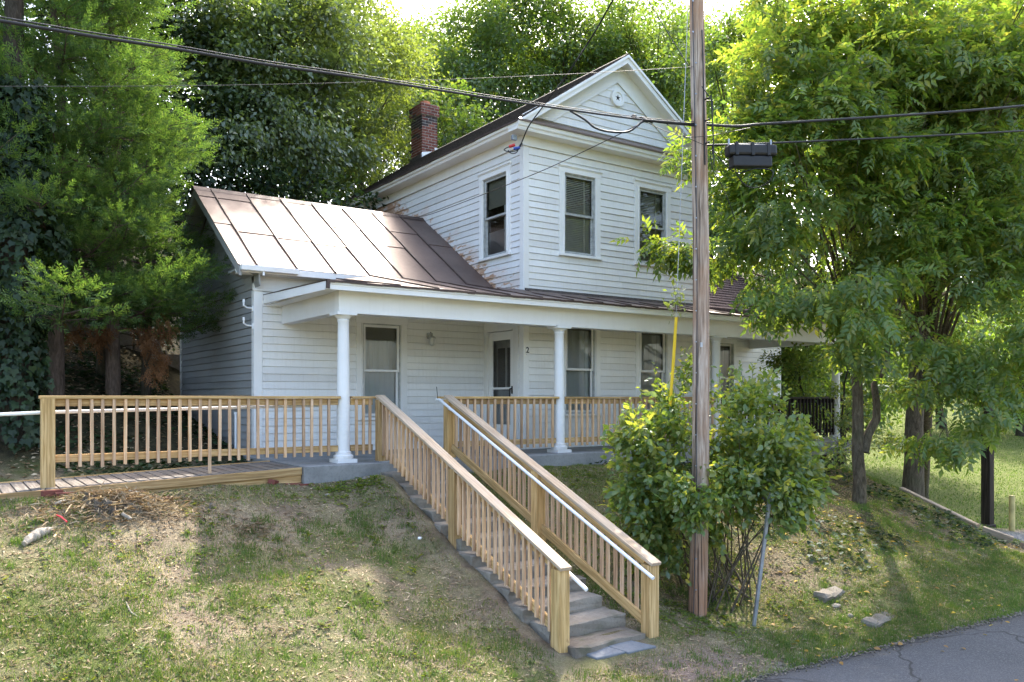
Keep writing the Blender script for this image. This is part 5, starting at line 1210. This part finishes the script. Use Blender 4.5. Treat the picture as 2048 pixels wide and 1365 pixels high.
woods('young_maple', 'small bright maple right behind the chimney', 900, 25.5, [(898,225,25.5,(1.0,1.0,.85)), (915,320,25.5,(1.3,1.2,1.2))], M['maple'], LF, (.13, .2), 120, .6, r0=.09, dens=1.1)
woods('tall_maple', 'tall maple behind the ridge left of the gable', 965, 33, [(930,110,32,(2.2,2.4,2.2)), (1000,60,33,(2.6,2.4,2.2)), (985,230,32,(2.6,2.4,2.0))], M['maple'], cr=.75, per=130, size=(.12, .18), dens=1.1)
woods('tall_maple', 'tall maple with dark forked limbs directly behind the gable peak', 1130, 34, [(1100,70,33,(2.5,2.4,2.2)), (1180,120,34,(2.4,2.2,2.0)), (1110,230,33,(2.4,2.2,1.8))], M['maple'], cr=.75, per=130, size=(.12, .18), dens=1.0, limbs=44)
woods('tall_maple', 'tall maple between the gable peak and the pole', 1310, 34, [(1280,80,33,(2.2,2.2,2.0)), (1350,150,34,(2.2,2.2,2.2)), (1300,240,33,(2.0,2.0,1.6))], M['maple'], cr=.75, per=130, size=(.12, .18), dens=1.0, limbs=40)
woods('tall_maple', 'sunlit yellow-green maple just right of the pole top', 1460, 30, [(1450,120,29,(1.7,1.5,1.5)), (1480,290,29,(2.0,1.6,1.8)), (1420,420,28,(1.6,1.4,1.6)), (1530,60,29,(1.5,1.4,1.2))], M['maple'], cr=.70, per=130, dens=1.1)
woods('hill_tree', 'shaded tree on the slope behind the right wing', 1620, 25, [(1570,330,24,(2.3,2.2,2.6)), (1680,470,23,(2.2,2.0,2.2)), (1600,560,22,(1.5,1.3,1.2))], M['maple'], per=100, cr=.8, dens=.85)
woods('hill_tree', 'broad tree far behind the ash trees', 1830, 26, [(1800,300,25,(2.8,2.6,2.8)), (1950,520,24,(2.6,2.4,2.4)), (1830,690,24,(2.0,1.8,1.4))], M['maple'], per=100, cr=.9, dens=.75)
woods('hill_tree', 'dark tree at the back of the side lawn', 2060, 42, [(2060,700,42,(4,3,3.2)), (1930,740,44,(3.2,3,2.4)), (2080,820,40,(2.6,2,1.0))], M['ivy'], per=90, cr=1.1, dens=.9)
woods('hedge_tree', 'dense dark green tree closing the view beyond the porch end', 1680, 27, [(1640,720,26,(2.4,1.6,1.8)), (1740,640,27,(2.2,1.8,2.0)), (1700,800,25,(1.8,1.2,1.1))], M['maple'], per=110, cr=.7, dens=1.0)
woods('hedge_tree', 'dense green tree behind the side lawn left of the dark post', 1880, 36, [(1830,740,35,(3.0,2.2,2.0)), (1930,690,37,(3.0,2.4,2.4)), (1780,800,33,(1.8,1.4,1.0))], M['maple'], per=110, cr=.9, dens=1.0)
woods('hedge_tree', 'dense green tree at the edge of the side lawn right of the dark post', 2040, 34, [(2020,640,33,(2.6,2.2,2.2)), (2110,720,34,(2.8,2.4,2.0)), (2000,760,34,(2.2,1.8,1.3))], M['maple'], per=110, cr=.9, dens=1.0)
woods('hedge_tree', 'dark green tree just past the last porch column', 1600, 24, [(1570,740,23,(1.5,1.2,1.4)), (1640,790,23,(1.3,1.0,.9)), (1530,660,24,(1.5,1.2,1.4))], M['maple'], per=120, cr=.6, dens=1.1)
woods('tall_maple', 'tall pale maple filling the gap left of the chimney top', 800, 36, [(790,120,35,(2.6,2.2,1.9)), (860,190,35,(2.4,2.2,2.2))], M['locust'], cr=.75, per=130, size=(.12, .18), dens=1.1)
woods('tall_maple', 'tall maple showing over the right slope of the gable', 1240, 38, [(1220,110,37,(2.8,2.4,2.4)), (1250,230,37,(2.8,2.4,2.0)), (1400,220,36,(2.2,2.0,2.4))], M['maple'], cr=.9, per=110)
woods('far_tree', 'far tree filling the hillside behind the grey-green tree', 600, 33, [(480,120,32,(3.0,2.4,3.0)), (620,90,33,(3.0,2.4,3.0)), (560,290,31,(3.0,2.2,2.6)), (700,300,31,(2.6,2.0,2.2))], M['maple'], cr=.9, per=130, dens=1.0)
woods('far_tree', 'far tree on the hill behind the chimney', 850, 42, [(800,200,41,(3.4,2.4,2.6)), (920,120,42,(3.4,2.6,2.6)), (880,300,40,(3.4,2.4,2.2)), (845,110,41,(2.2,2.0,1.6))], M['maple'], cr=1.0, per=130, dens=1.0)
woods('far_tree', 'far tree closing the gap beside the pole top', 1430, 46, [(1400,80,45,(3.0,2.4,1.9)), (1470,140,46,(3.2,2.4,2.4)), (1330,60,45,(2.6,2.2,1.8))], M['maple'], cr=.95, per=120, dens=1.0)
woods('far_tree', 'far tree on the hill behind the gable', 1200, 44, [(1080,150,43,(3.6,2.6,3.0)), (1230,140,44,(3.4,2.6,2.8)), (1370,160,43,(3.2,2.6,3.0)), (1330,300,42,(3.4,2.4,2.6))], M['maple'], cr=1.0, per=130, dens=1.0)
woods('ivy_clad_tree', 'dark ivy-clad tree hidden behind the cedars', 190, 18.5, [(130,330,17.5,(1.9,1.5,2.6)), (300,240,18.5,(2.0,1.6,2.6)), (60,120,17,(1.8,1.5,2.0)), (360,400,18,(1.3,1.1,1.2)), (250,60,19,(2.2,1.8,1.8)), (200,500,17.5,(1.8,1.2,1.0))], M['ivy'], LF, (.13, .20), 120, .70, dens=.95)
woods('hill_shrub', 'dark undergrowth on the slope behind the metal roof', 500, 19, [(400,440,18.2,(1.0,.8,.9)), (520,380,19,(1.6,1.0,1.0)), (640,410,19,(1.2,1.0,.8)), (330,580,17.5,(.9,.7,1.1))], M['ivy'], LF, (.10, .17), 110, .55, r0=.05, cat='shrub')
woods('hill_shrub', 'dark undergrowth at the back of the cedar trunks', 150, 20, [(80,640,19,(1.6,1.0,1.3)), (200,640,20,(1.6,1.0,1.2)), (310,640,19.5,(1.2,.8,1.2))], M['ivy'], LF, (.10, .17), 110, .55, r0=.05, cat='shrub')
woods('side_maple', 'small red-tinged maple beside the end of the porch', 1630, 19.5, [(1600,740,18.8,(.65,.5,.55)), (1620,800,18.6,(.75,.6,.45)), (1560,720,18.6,(.3,.3,.25))], M['ash'], LF, (.07, .11), 90, .30, r0=.035, cat='shrub')
woods('porch_vine', 'leafy vine climbing the last porch column', 1678, 17.7, [(1676,690,17.75,(.10,.10,.5)), (1674,800,17.75,(.12,.10,.5)), (1700,830,17.5,(.35,.3,.55))], M['bush'], LF, (.05, .08), 60, .16, r0=.015, cat='vine')
woods('bank_shrub', 'low dark shrub below the end of the porch', 1650, 16.5, [(1600,890,16.6,(.5,.35,.22)), (1690,900,16.4,(.45,.35,.28)), (1760,880,16.8,(.5,.4,.3))], M['bush'], LF, (.06, .10), 70, .25, r0=.02, cat='shrub')

# --- cedars
def cedar(label, base, top_z, rad, z_lo, nb, seed, dead=False, pw=.72):
    r = random.Random(seed); rn = np.random.default_rng(seed); base = Vector(base); T = thing('cedar_tree', label, 'tree', base, 'cedars beside the left wing')
    H = top_z - base.z; ps = []; ds = []; dpos = []; ddir = []; mb = MB()
    P = [base + Vector((math.sin(i * .8 + seed) * .05 * i / 4, math.cos(i * .7 + seed) * .05 * i / 4, H * i / 12)) for i in range(13)]; P[0] -= Vector((0, 0, .3))
    mb.tube(P, [.115 * (1 - .9 * i / 12) + .012 for i in range(13)], 10)
    for k in range(nb):
        t = (k + r.random()) / nb; z = z_lo + (top_z - z_lo) * t ** 1.08; L = rad * (1 - t) ** pw * r.uniform(.62, 1.12) + .25; a = k * 2.399 + r.uniform(-.4, .4)
        i = (z - base.z) / H * 12; s = P[min(12, max(0, int(i)))].copy(); s.z = z; out = Vector((math.cos(a), math.sin(a), 0)); rise = r.uniform(-.10, .28)
        def q(u): return s + out * L * u + Vector((0, 0, L * (rise * u - .38 * u * (1 - u) + .10 * u * u)))
        mb.tube([q(u) for u in (0, .3, .6, .85, 1)], [.026, .02, .014, .008, .004], 5)
        for j in range(max(4, int(L * 6.0))):
            u = r.uniform(.22, 1.0) ** .8; c = q(u); side = Vector((-out.y, out.x, 0)) * r.choice((-1, 1)); w_ = L * .30 * (1.1 - u) * r.random()
            bd = (out * r.uniform(.5, 1) + side * r.uniform(.1, .8) + Vector((0, 0, r.uniform(.05, .5)))).normalized(); c0 = c + side * w_
            n = 30; g = rn.normal(size=(n, 3)) * np.array([.13, .13, .075]); along = rn.random((n, 1)) * .42
            pp = np.array(c0) + np.array(bd) * along + g; dd = np.array(bd) * .9 + g * 2.6 + rn.normal(size=(n, 3)) * .28 + np.array([0, 0, .10])
            ps.append(pp); ds.append(dd)
            mb.tube([c, c0 + bd * .35], [.007, .003], 4, False)
    if dead:
        for px in ((300,690,13.6),(318,715,13.5),(325,660,13.7),(195,680,13.7),(285,665,13.8),(150,670,13.8),(312,740,13.5),(205,660,13.6)):
            c = np.array(at(*px)); n = 60; dpos.append(c + rn.normal(size=(n, 3)) * np.array([.08, .08, .10])); ddir.append(rn.normal(size=(n, 3)) * .4 + np.array([.1, -.1, -1.0]))
    ps = np.concatenate(ps); ds = np.concatenate(ds); n = nrm(rn.normal(size=ps.shape) * .8 + np.array([0, 0, .8])); V, F = scatter(SPRAY[0], SPRAY[1], ps, ds, n, rn.uniform(.13, .24, len(ps)))
    np_mesh('crown', V, F, M['cedar'], T, False, tuple(base))
    if dead:
        ps = np.concatenate(dpos); ds = np.concatenate(ddir); V, F = scatter(SPRAY[0], SPRAY[1], ps, ds, nrm(rn.normal(size=ps.shape)), rn.uniform(.12, .2, len(ps))); np_mesh('dead_foliage', V, F, M['cedard'], T, False, tuple(base))
    obj('trunk', mb, M['barkc'], T, smooth=70); return T
cedar('cedar with brown dead sprays standing closest to the left wing', gbase(-2.35, 4.30), 8.8, 1.85, 2.1, 78, 21, True, 1.0)
cedar('cedar with bare lower trunk in the middle of the cedar row', gbase(-3.2, 4.2), 9.6, 2.3, 2.2, 76, 22)
cedar('cedar next to the ivy-covered trunk', gbase(-4.7, 4.6), 9.8, 2.3, 2.8, 66, 23)
cedar('cedar half out of view at the upper end of the ramp', gbase(-7.4, 3.6), 9.5, 2.6, 1.6, 34, 24)
cedar('cedar on the slope above the ramp head', gbase(-7.0, 7.2), 12.0, 2.8, 2.5, 34, 25)
for k, (x, y) in enumerate(((-1.75, 4.75), (-2.35, 5.6), (-3.9, 5.8))):
    b = gbase(x, y); mb = MB(); mb.tube([b - Vector((0, 0, .3)), b + Vector((.03, .02, 1.2)), b + Vector((.1, -.05, 2.6)), b + Vector((.05, 0, 5.0))], [.09, .075, .065, .03], 8)
    r = random.Random(k)
    for j in range(16):
        s = b + Vector((.05, 0, r.uniform(.8, 3.5))); a = r.uniform(0, 6.28); e = s + Vector((math.cos(a), math.sin(a), r.uniform(-.5, .25))) * r.uniform(.5, 1.3); mb.tube([s, s.lerp(e, .5) + Vector((0, 0, .06)), e], [.016, .010, .004], 4)
    T = thing('bare_trunk', ('dead cedar trunk directly against the live cedar by the wing', 'thin dead trunk deeper in the shade behind the cedars', 'thin dead trunk behind the middle cedar')[k], 'tree', b); obj('trunk', mb, M['barkd'], T, smooth=70)
# ivy-covered trunk at the left
b = ground_at(40, 985); b = gbase(*at(30, 900, 12.2).xy); T = thing('ivy_covered_trunk', 'thick tree trunk smothered in dark ivy at the head of the ramp', 'tree', b); mb = MB()
mb.tube([b - Vector((0, 0, .4)), b + Vector((0, .0, 1.5)), b + Vector((-.05, .1, 3.4)), b + Vector((.0, .1, 6.5))], [.26, .22, .19, .12], 12); obj('trunk', mb, M['barkd'], T, smooth=70)
n = 5200; h = NR.random(n) ** .8 * 5.4; a = NR.random(n) * 6.283; rr = .34 + .20 * vnoise(a * 1.5, h, 1.6, 8) + .28 * np.exp(-((h - 2.8) / 1.0) ** 2) + .30 * np.exp(-(h / .35) ** 2) + NR.normal(size=n) * .05
out = np.c_[np.cos(a), np.sin(a), 0 * a]; pos = np.array(b) + out * rr[:, None] + np.c_[0 * h, 0 * h, h - .2]
V, F = scatter(IVY[0], IVY[1], pos, out * .35 + np.array([0, 0, -.8]) + NR.normal(size=(n, 3)) * .35, out + NR.normal(size=(n, 3)) * .35 + np.array([0, 0, .3]), NR.uniform(.07, .14, n)); np_mesh('ivy', V, F, M['ivy'], T, False, tuple(b))

# --- shrub round the pole
b = ground_at(1450, 1180); T = thing('leafy_shrub', 'big bright green shrub with heart-shaped leaves around the utility pole', 'shrub', b); cs = []; mb = MB(); r = random.Random(4)
for (c, rad), k in zip(pl((1300,915,10.7,(.50,.5,.62)), (1290,1010,10.6,(.42,.4,.38)), (1340,840,11.0,(.38,.4,.35)), (1485,880,11.1,(.62,.5,.62)), (1560,925,10.5,(.55,.4,.50)), (1588,1000,10.1,(.38,.16,.32)), (1470,980,10.4,(.45,.35,.38)), (1360,1000,10.15,(.20,.15,.30)), (1395,1035,10.02,(.15,.08,.20)), (1515,790,11.3,(.32,.3,.25)), (1375,750,11.5,(.14,.14,.25)), (1620,955,10.4,(.24,.2,.3)), (1320,1040,10.7,(.35,.3,.25)), (1300,1110,10.6,(.30,.2,.28)), (1420,1080,10.5,(.22,.2,.22)), (1345,1120,10.5,(.22,.2,.3)), (1255,870,10.8,(.2,.2,.2)), (1600,880,10.8,(.22,.2,.2))), (56, 36, 26, 70, 56, 34, 40, 14, 8, 18, 5, 12, 20, 12, 7, 7, 9, 9)):
    bb = ball(k, .45); far = NR.random((k, 1)) < .26; bb = np.where(far, bb * NR.uniform(1.1, 1.65, (k, 1)), bb) * (1 + .12 * NR.normal(size=(k, 1)))
    cs.append(bb * np.array(rad) + np.array(c))
cs = np.concatenate(cs); V, F = leaves_at(cs, .14 * NR.uniform(.6, 1.35, len(cs)), 38, LN, (.045, .125), .35, .8, np.array(at(1440, 1000, 10.7)), .7, .95); np_mesh('foliage', V, F, M['bush'], T, False, tuple(b))
# thin upright shoots with small leaves
sp = []
for px in ((1310,730,11.2),(1328,770,11.2),(1545,760,11.5),(1570,775,11.4),(1478,720,11.5),(1360,700,11.6),(1590,800,11.2),(1258,800,10.9),(1235,850,10.7),(1280,775,11.0),(1440,735,11.3),(1505,728,11.4),(1530,740,11.3),(1615,850,10.9),(1640,905,10.7),(1222,930,10.6),(1600,830,10.9),(1365,770,11.0),(1345,745,11.1),(1460,760,10.9)):
    e = at(*px); s = e + Vector((r.uniform(-.1, .1), r.uniform(-.1, .1), -.55)); mb.tube([s, s.lerp(e, .5) + Vector((.02, 0, 0)), e], [.006, .004, .002], 4)
    for k in range(16): sp.append(np.array(s.lerp(e, .25 + .75 * k / 15)))
sp = np.array(sp); n = len(sp); V, F = scatter(LF[0], LF[1], sp, NR.normal(size=(n, 3)) + np.array([0, 0, .5]), NR.normal(size=(n, 3)) + np.array([0, 0, 1]), NR.uniform(.05, .08, n)); np_mesh('shoots', V, F, M['bush'], T, False, tuple(b))['kind'] = 'stuff'
for k in range(34):
    c = Vector(cs[r.randrange(len(cs))]); s = b + Vector((r.uniform(-.55, .5), r.uniform(-.35, .35), 0)); s.z = gz(s.x, s.y) - .05; m_ = s.lerp(c, .5) + Vector((r.uniform(-.1, .1), r.uniform(-.1, .1), .15)); mb.tube([s, s.lerp(m_, .6), m_, m_.lerp(c, .6), c], [r.uniform(.007, .020), .010, .008, .006, .003], 6)
obj('stems', mb, M['bark'], T, smooth=70)
# vine sprig caught on the guy wire
n = 60; c = np.array(at(1350, 600, 10.7)); pos = c + NR.normal(size=(n, 3)) * np.array([.09, .06, .10]); V, F = scatter(LF[0], LF[1], pos, NR.normal(size=(n, 3)) + np.array([0, 0, -.5]), NR.normal(size=(n, 3)) + np.array([0, 0, .6]), NR.uniform(.05, .09, n))
VS = thing('vine_sprig', 'small yellowish vine sprig caught on the guy wire above the guard', 'vine', tuple(c)); np_mesh('leaves', V, F, M['locust'], VS, False, tuple(c))['kind'] = 'stuff'
mb = MB(); mb.tube([Vector(c) + Vector((0, 0, -.16)), Vector(c) + Vector((.02, 0, .0)), Vector(c) + Vector((-.02, 0, .16))], .004, 5); obj('stem', mb, M['barkd'], VS)

# --- grass and litter (stuff)
def blades(name, x, y, hgt, wid, m, lean=.5):
    n = len(x); z = ground(x, y) - .006; a = NR.random(n) * 6.283; ln = NR.random(n) * lean; tip = np.c_[np.cos(a) * ln * hgt, np.sin(a) * ln * hgt, hgt * np.sqrt(np.clip(1 - ln ** 2, .05, 1))]
    b = NR.random(n) * 6.283; sd = np.c_[np.cos(b), np.sin(b), 0 * b] * wid[:, None] * .5; p = np.c_[x, y, z]
    V = np.stack([p - sd, p + sd, p + tip], 1).reshape(-1, 3); F = np.arange(3 * n).reshape(-1, 3); o = np_mesh(name, V, F, m); o['kind'] = 'stuff'; return o
def ok(x, y):
    k = (y > EDGE(x) + .02) & ~((x > .22) & (x < 1.62) & (y > -4.9)) & ~((x > -9.6) & (x < -.7) & (y > -.34)) & ~((x > -.75) & (x < 12.4) & (y > -.38))
    return k & ~((x > 10.9) & (x < 11.4) & (y < -1.5) & (y > -4.2))
def lawn():
    # tufts: their thickness follows patchy noise
    n = 78000; x = NR.uniform(-8, 12.2, n); y = NR.uniform(-6.0, -.3, n); f = vnoise(x, y, .75, 21) * .55 + vnoise(x, y, 2.1, 22) * .45
    bare = np.exp(-((x + 2.2) ** 2 / 2.6 + (y + 1.4) ** 2 / .5)) + .8 * np.exp(-((x - .0) ** 2 / 1.2 + (y + 3.3) ** 2 / .9)) + 1.5 * np.exp(-((x - 1.6) ** 2 / .9 + (y + 5.25) ** 2 / .14)) + .9 * ((x > 4.5) & (x < 11) & (y > -4.6)) + .9 * np.exp(-((x - 3.6) ** 2 / 1.8 + (y + 3.5) ** 2 / .5))
    lush = .5 * np.exp(-((y + 5.4) ** 2) / .3) * (x > 2.5) + .45 * (x < -3.0) * (y < -1.7)
    keep = ok(x, y) & (NR.random(n) < np.clip(.58 + 1.1 * f - .62 * bare + lush, .06, 1)); x, y, f = x[keep], y[keep], f[keep]
    k = 11; X = np.repeat(x, k) + NR.normal(size=len(x) * k) * .045; Y = np.repeat(y, k) + NR.normal(size=len(x) * k) * .045; s = np.repeat(NR.uniform(.6, 1.3, len(x)), k)
    blades('grass', X, Y, NR.uniform(.015, .050, len(X)) * s, NR.uniform(.006, .011, len(X)), M['grass'], .8)
    # lusher green clumps
    n = 3000; x = NR.uniform(-7.5, 11.5, n); y = NR.uniform(-5.9, -.4, n); f = vnoise(x, y, 1.1, 31); keep = ok(x, y) & ((f > .0) | (y < -5.0)); x, y = x[keep], y[keep]
    k = 46; rad = np.repeat(NR.uniform(.03, .10, len(x)), k); X = np.repeat(x, k) + NR.normal(size=len(x) * k) * rad; Y = np.repeat(y, k) + NR.normal(size=len(x) * k) * rad
    blades('grass_clumps', X, Y, NR.uniform(.03, .095, len(X)), NR.uniform(.006, .011, len(X)), M['grassg'], .75)
    # side lawn on the right
    n = 60000; x = 11.4 + NR.random(n) ** 1.4 * 22; y = -3.0 + NR.random(n) * 22; keep = ~((x < 13.6) & (y > 1.8)) & ~((np.abs(x - 12.4) < 1.2) & (y < -2.9)); x, y = x[keep], y[keep]
    blades('side_lawn_grass', x, y, NR.uniform(.04, .08, len(x)), NR.uniform(.018, .035, len(x)), M['grassg'], .8)
    # dry thatch lying flat
    n = 95000; x = NR.uniform(-8, 11.5, n); y = NR.uniform(-6.0, -.3, n); keep = ok(x, y); x, y = x[keep], y[keep]; n = len(x)
    p = np.c_[x, y, ground(x, y) + .004]; a = NR.random(n) * 6.283; V, F = scatter(SLIM[0], SLIM[1], p, np.c_[np.cos(a), np.sin(a), NR.normal(size=n) * .25], np.c_[NR.normal(size=(n, 2)) * .3, np.ones(n)], NR.uniform(.02, .075, n)); o = np_mesh('dry_thatch', V, F, M['dry']); o['kind'] = 'stuff'
    # broad-leaf weeds and ivy creeping on the bank
    n = 420; x = np.r_[NR.uniform(-7, .3, n), NR.uniform(2, 11, n), NR.normal(3.0, .8, 160), NR.normal(.2, .7, 170), NR.normal(3.2, 1.2, 150)]; y = np.r_[NR.uniform(-5.4, -.45, n), NR.uniform(-4.8, -.5, n), NR.normal(-4.2, .35, 160), NR.normal(-.7, .2, 170), NR.normal(-1.1, .4, 150)]
    keep = ok(x, y) & (vnoise(x, y, 1.6, 41) > -.35); x, y = x[keep], y[keep]; k = 9; X = np.repeat(x, k) + NR.normal(size=len(x) * k) * .03; Y = np.repeat(y, k) + NR.normal(size=len(x) * k) * .03; n = len(X); a = NR.random(n) * 6.283
    V, F = scatter(LF[0], LF[1], np.c_[X, Y, ground(X, Y) + .012], np.c_[np.cos(a), np.sin(a), NR.uniform(.15, .7, n)], np.c_[NR.normal(size=(n, 2)) * .3, np.ones(n)], NR.uniform(.025, .060, n)); o = np_mesh('weeds', V, F, M['weed']); o['kind'] = 'stuff'
    # ivy and dark ground cover in the shade
    n = 9000; x = np.r_[NR.uniform(-8, -.7, n), NR.uniform(4.2, 11, 5000)]; y = np.r_[NR.uniform(1.2, 9, n), NR.uniform(-4.4, -.45, 5000)]; keep = (vnoise(x, y, .8, 51) + .4 * vnoise(x, y, 2.5, 52) > -.15) & ((y > 1.1) | (ok(x, y) & (NR.random(len(x)) < .6))); x, y = x[keep], y[keep]; n = len(x); a = NR.random(n) * 6.283
    V, F = scatter(IVY[0], IVY[1], np.c_[x, y, ground(x, y) + .03 + NR.random(n) * .05], np.c_[np.cos(a), np.sin(a), NR.normal(size=n) * .3], np.c_[NR.normal(size=(n, 2)) * .4, np.ones(n)], NR.uniform(.05, .10, n)); o = np_mesh('ground_ivy', V, F, M['ivy']); o['kind'] = 'stuff'
    # fallen leaves
    n = 520; x = np.r_[NR.uniform(3.0, 11.5, n), NR.uniform(4, 11, 25)]; y = np.r_[NR.uniform(-5.9, -1.0, n), NR.uniform(-7.3, -6.1, 25)]; keep = (vnoise(x, y, .9, 61) > -.4) | (y < -6); x, y = x[keep], y[keep]; n = len(x); a = NR.random(n) * 6.283
    z = np.where(y < EDGE(x), -1.925, ground(x, y) + .02); V, F = scatter(LN[0], LN[1], np.c_[x, y, z], np.c_[np.cos(a), np.sin(a), NR.normal(size=n) * .2], np.c_[NR.normal(size=(n, 2)) * .35, np.ones(n)], NR.uniform(.045, .095, n)); o = np_mesh('fallen_leaves', V, F, M['litter']); o['kind'] = 'stuff'
    n = 5200; x = NR.uniform(-8, -.6, n); y = NR.uniform(1.2, 9.5, n); a = NR.random(n) * 6.283; V, F = scatter(LF[0], LF[1], np.c_[x, y, ground(x, y) + .015], np.c_[np.cos(a), np.sin(a), NR.normal(size=n) * .2], np.c_[NR.normal(size=(n, 2)) * .3, np.ones(n)], NR.uniform(.05, .10, n)); o = np_mesh('leaf_litter', V, F, M['dry']); o['kind'] = 'stuff'
lawn()
def brush():
    # heap of dry brush, straw and twigs round the stump, and a dead fern patch
    n = 3000; x = np.r_[NR.normal(-3.1, .48, n), NR.normal(-1.75, .16, 320)]; y = np.r_[NR.normal(-.95, .20, n), NR.normal(-1.45, .09, 320)]; n = len(x); hp = .10 * np.exp(-((x + 3.1) ** 2 / .5 + (y + .95) ** 2 / .10)) * NR.random(n) + .05 * NR.random(n) ** 2
    a = NR.random(n) * 6.283; V, F = scatter(SLIM[0] * np.array([1, .45, 1]), SLIM[1], np.c_[x, y, ground(x, y) + hp], np.c_[np.cos(a), np.sin(a), NR.normal(size=n) * .35], np.c_[NR.normal(size=(n, 2)) * .5, np.ones(n)], .035 + .14 * NR.random(n) ** 2.2); o = np_mesh('dry_brush', V, F, M['dry']); o['kind'] = 'stuff'
    # gravel and grass creeping over the road edge
    n = 2600; x = NR.uniform(.5, 11.5, n); y = EDGE(x) + NR.normal(size=n) * .07; p = np.c_[x, y, np.maximum(ground(x, y), np.where(y < EDGE(x), -1.95, -3)) + .008]
    T8 = (np.array([(1, 0, 0), (-1, 0, 0), (0, 1, 0), (0, -1, 0), (0, 0, .8), (0, 0, -.8)]), np.array([(0,2,4),(2,1,4),(1,3,4),(3,0,4),(2,0,5),(1,2,5),(3,1,5),(0,3,5)]))
    V, F = scatter(T8[0], T8[1], p, NR.normal(size=(n, 3)), NR.normal(size=(n, 3)), NR.uniform(.006, .020, n)); o = np_mesh('gravel', V, F, M['stone']); o['kind'] = 'stuff'
    n = 7000; x = NR.uniform(1.5, 11.5, n); y = EDGE(x) + .04 + NR.normal(size=n) * .05 + .05 * vnoise(x, x * 0, 2.2, 71); blades('verge_grass', x, y, NR.uniform(.03, .09, n), NR.uniform(.006, .011, n), M['grassg'], .9)
brush()
def small_plant(px, lab, hgt, n, m, spread=.07):
    p = ground_at(*px); T_ = thing('weed_plant', lab, 'weed', p); c = np.array(p); k = n; pos = c + np.c_[NR.normal(size=(k, 2)) * spread, NR.random(k) * hgt]
    V, F = scatter(LF[0], LF[1], pos, NR.normal(size=(k, 3)) + np.array([0, 0, .4]), NR.normal(size=(k, 3)) * .6 + np.array([0, 0, 1]), NR.uniform(.04, .075, k)); np_mesh('leaves', V, F, m, T_, False, tuple(p))['kind'] = 'stuff'
    mb = MB()
    for j in range(4): mb.tube([p - Vector((0, 0, .03)), p + Vector((NR.normal() * spread, NR.normal() * spread, hgt * .8))], [.005, .002], 4)
    obj('stem', mb, M['weed'], T_)
small_plant((580, 942), 'small bright weed growing at the edge of the ramp by the porch slab', .17, 60, M['grassg'])
small_plant((1270, 1200), 'leafy weed beside the lowest concrete step', .10, 40, M['weed'], .06)
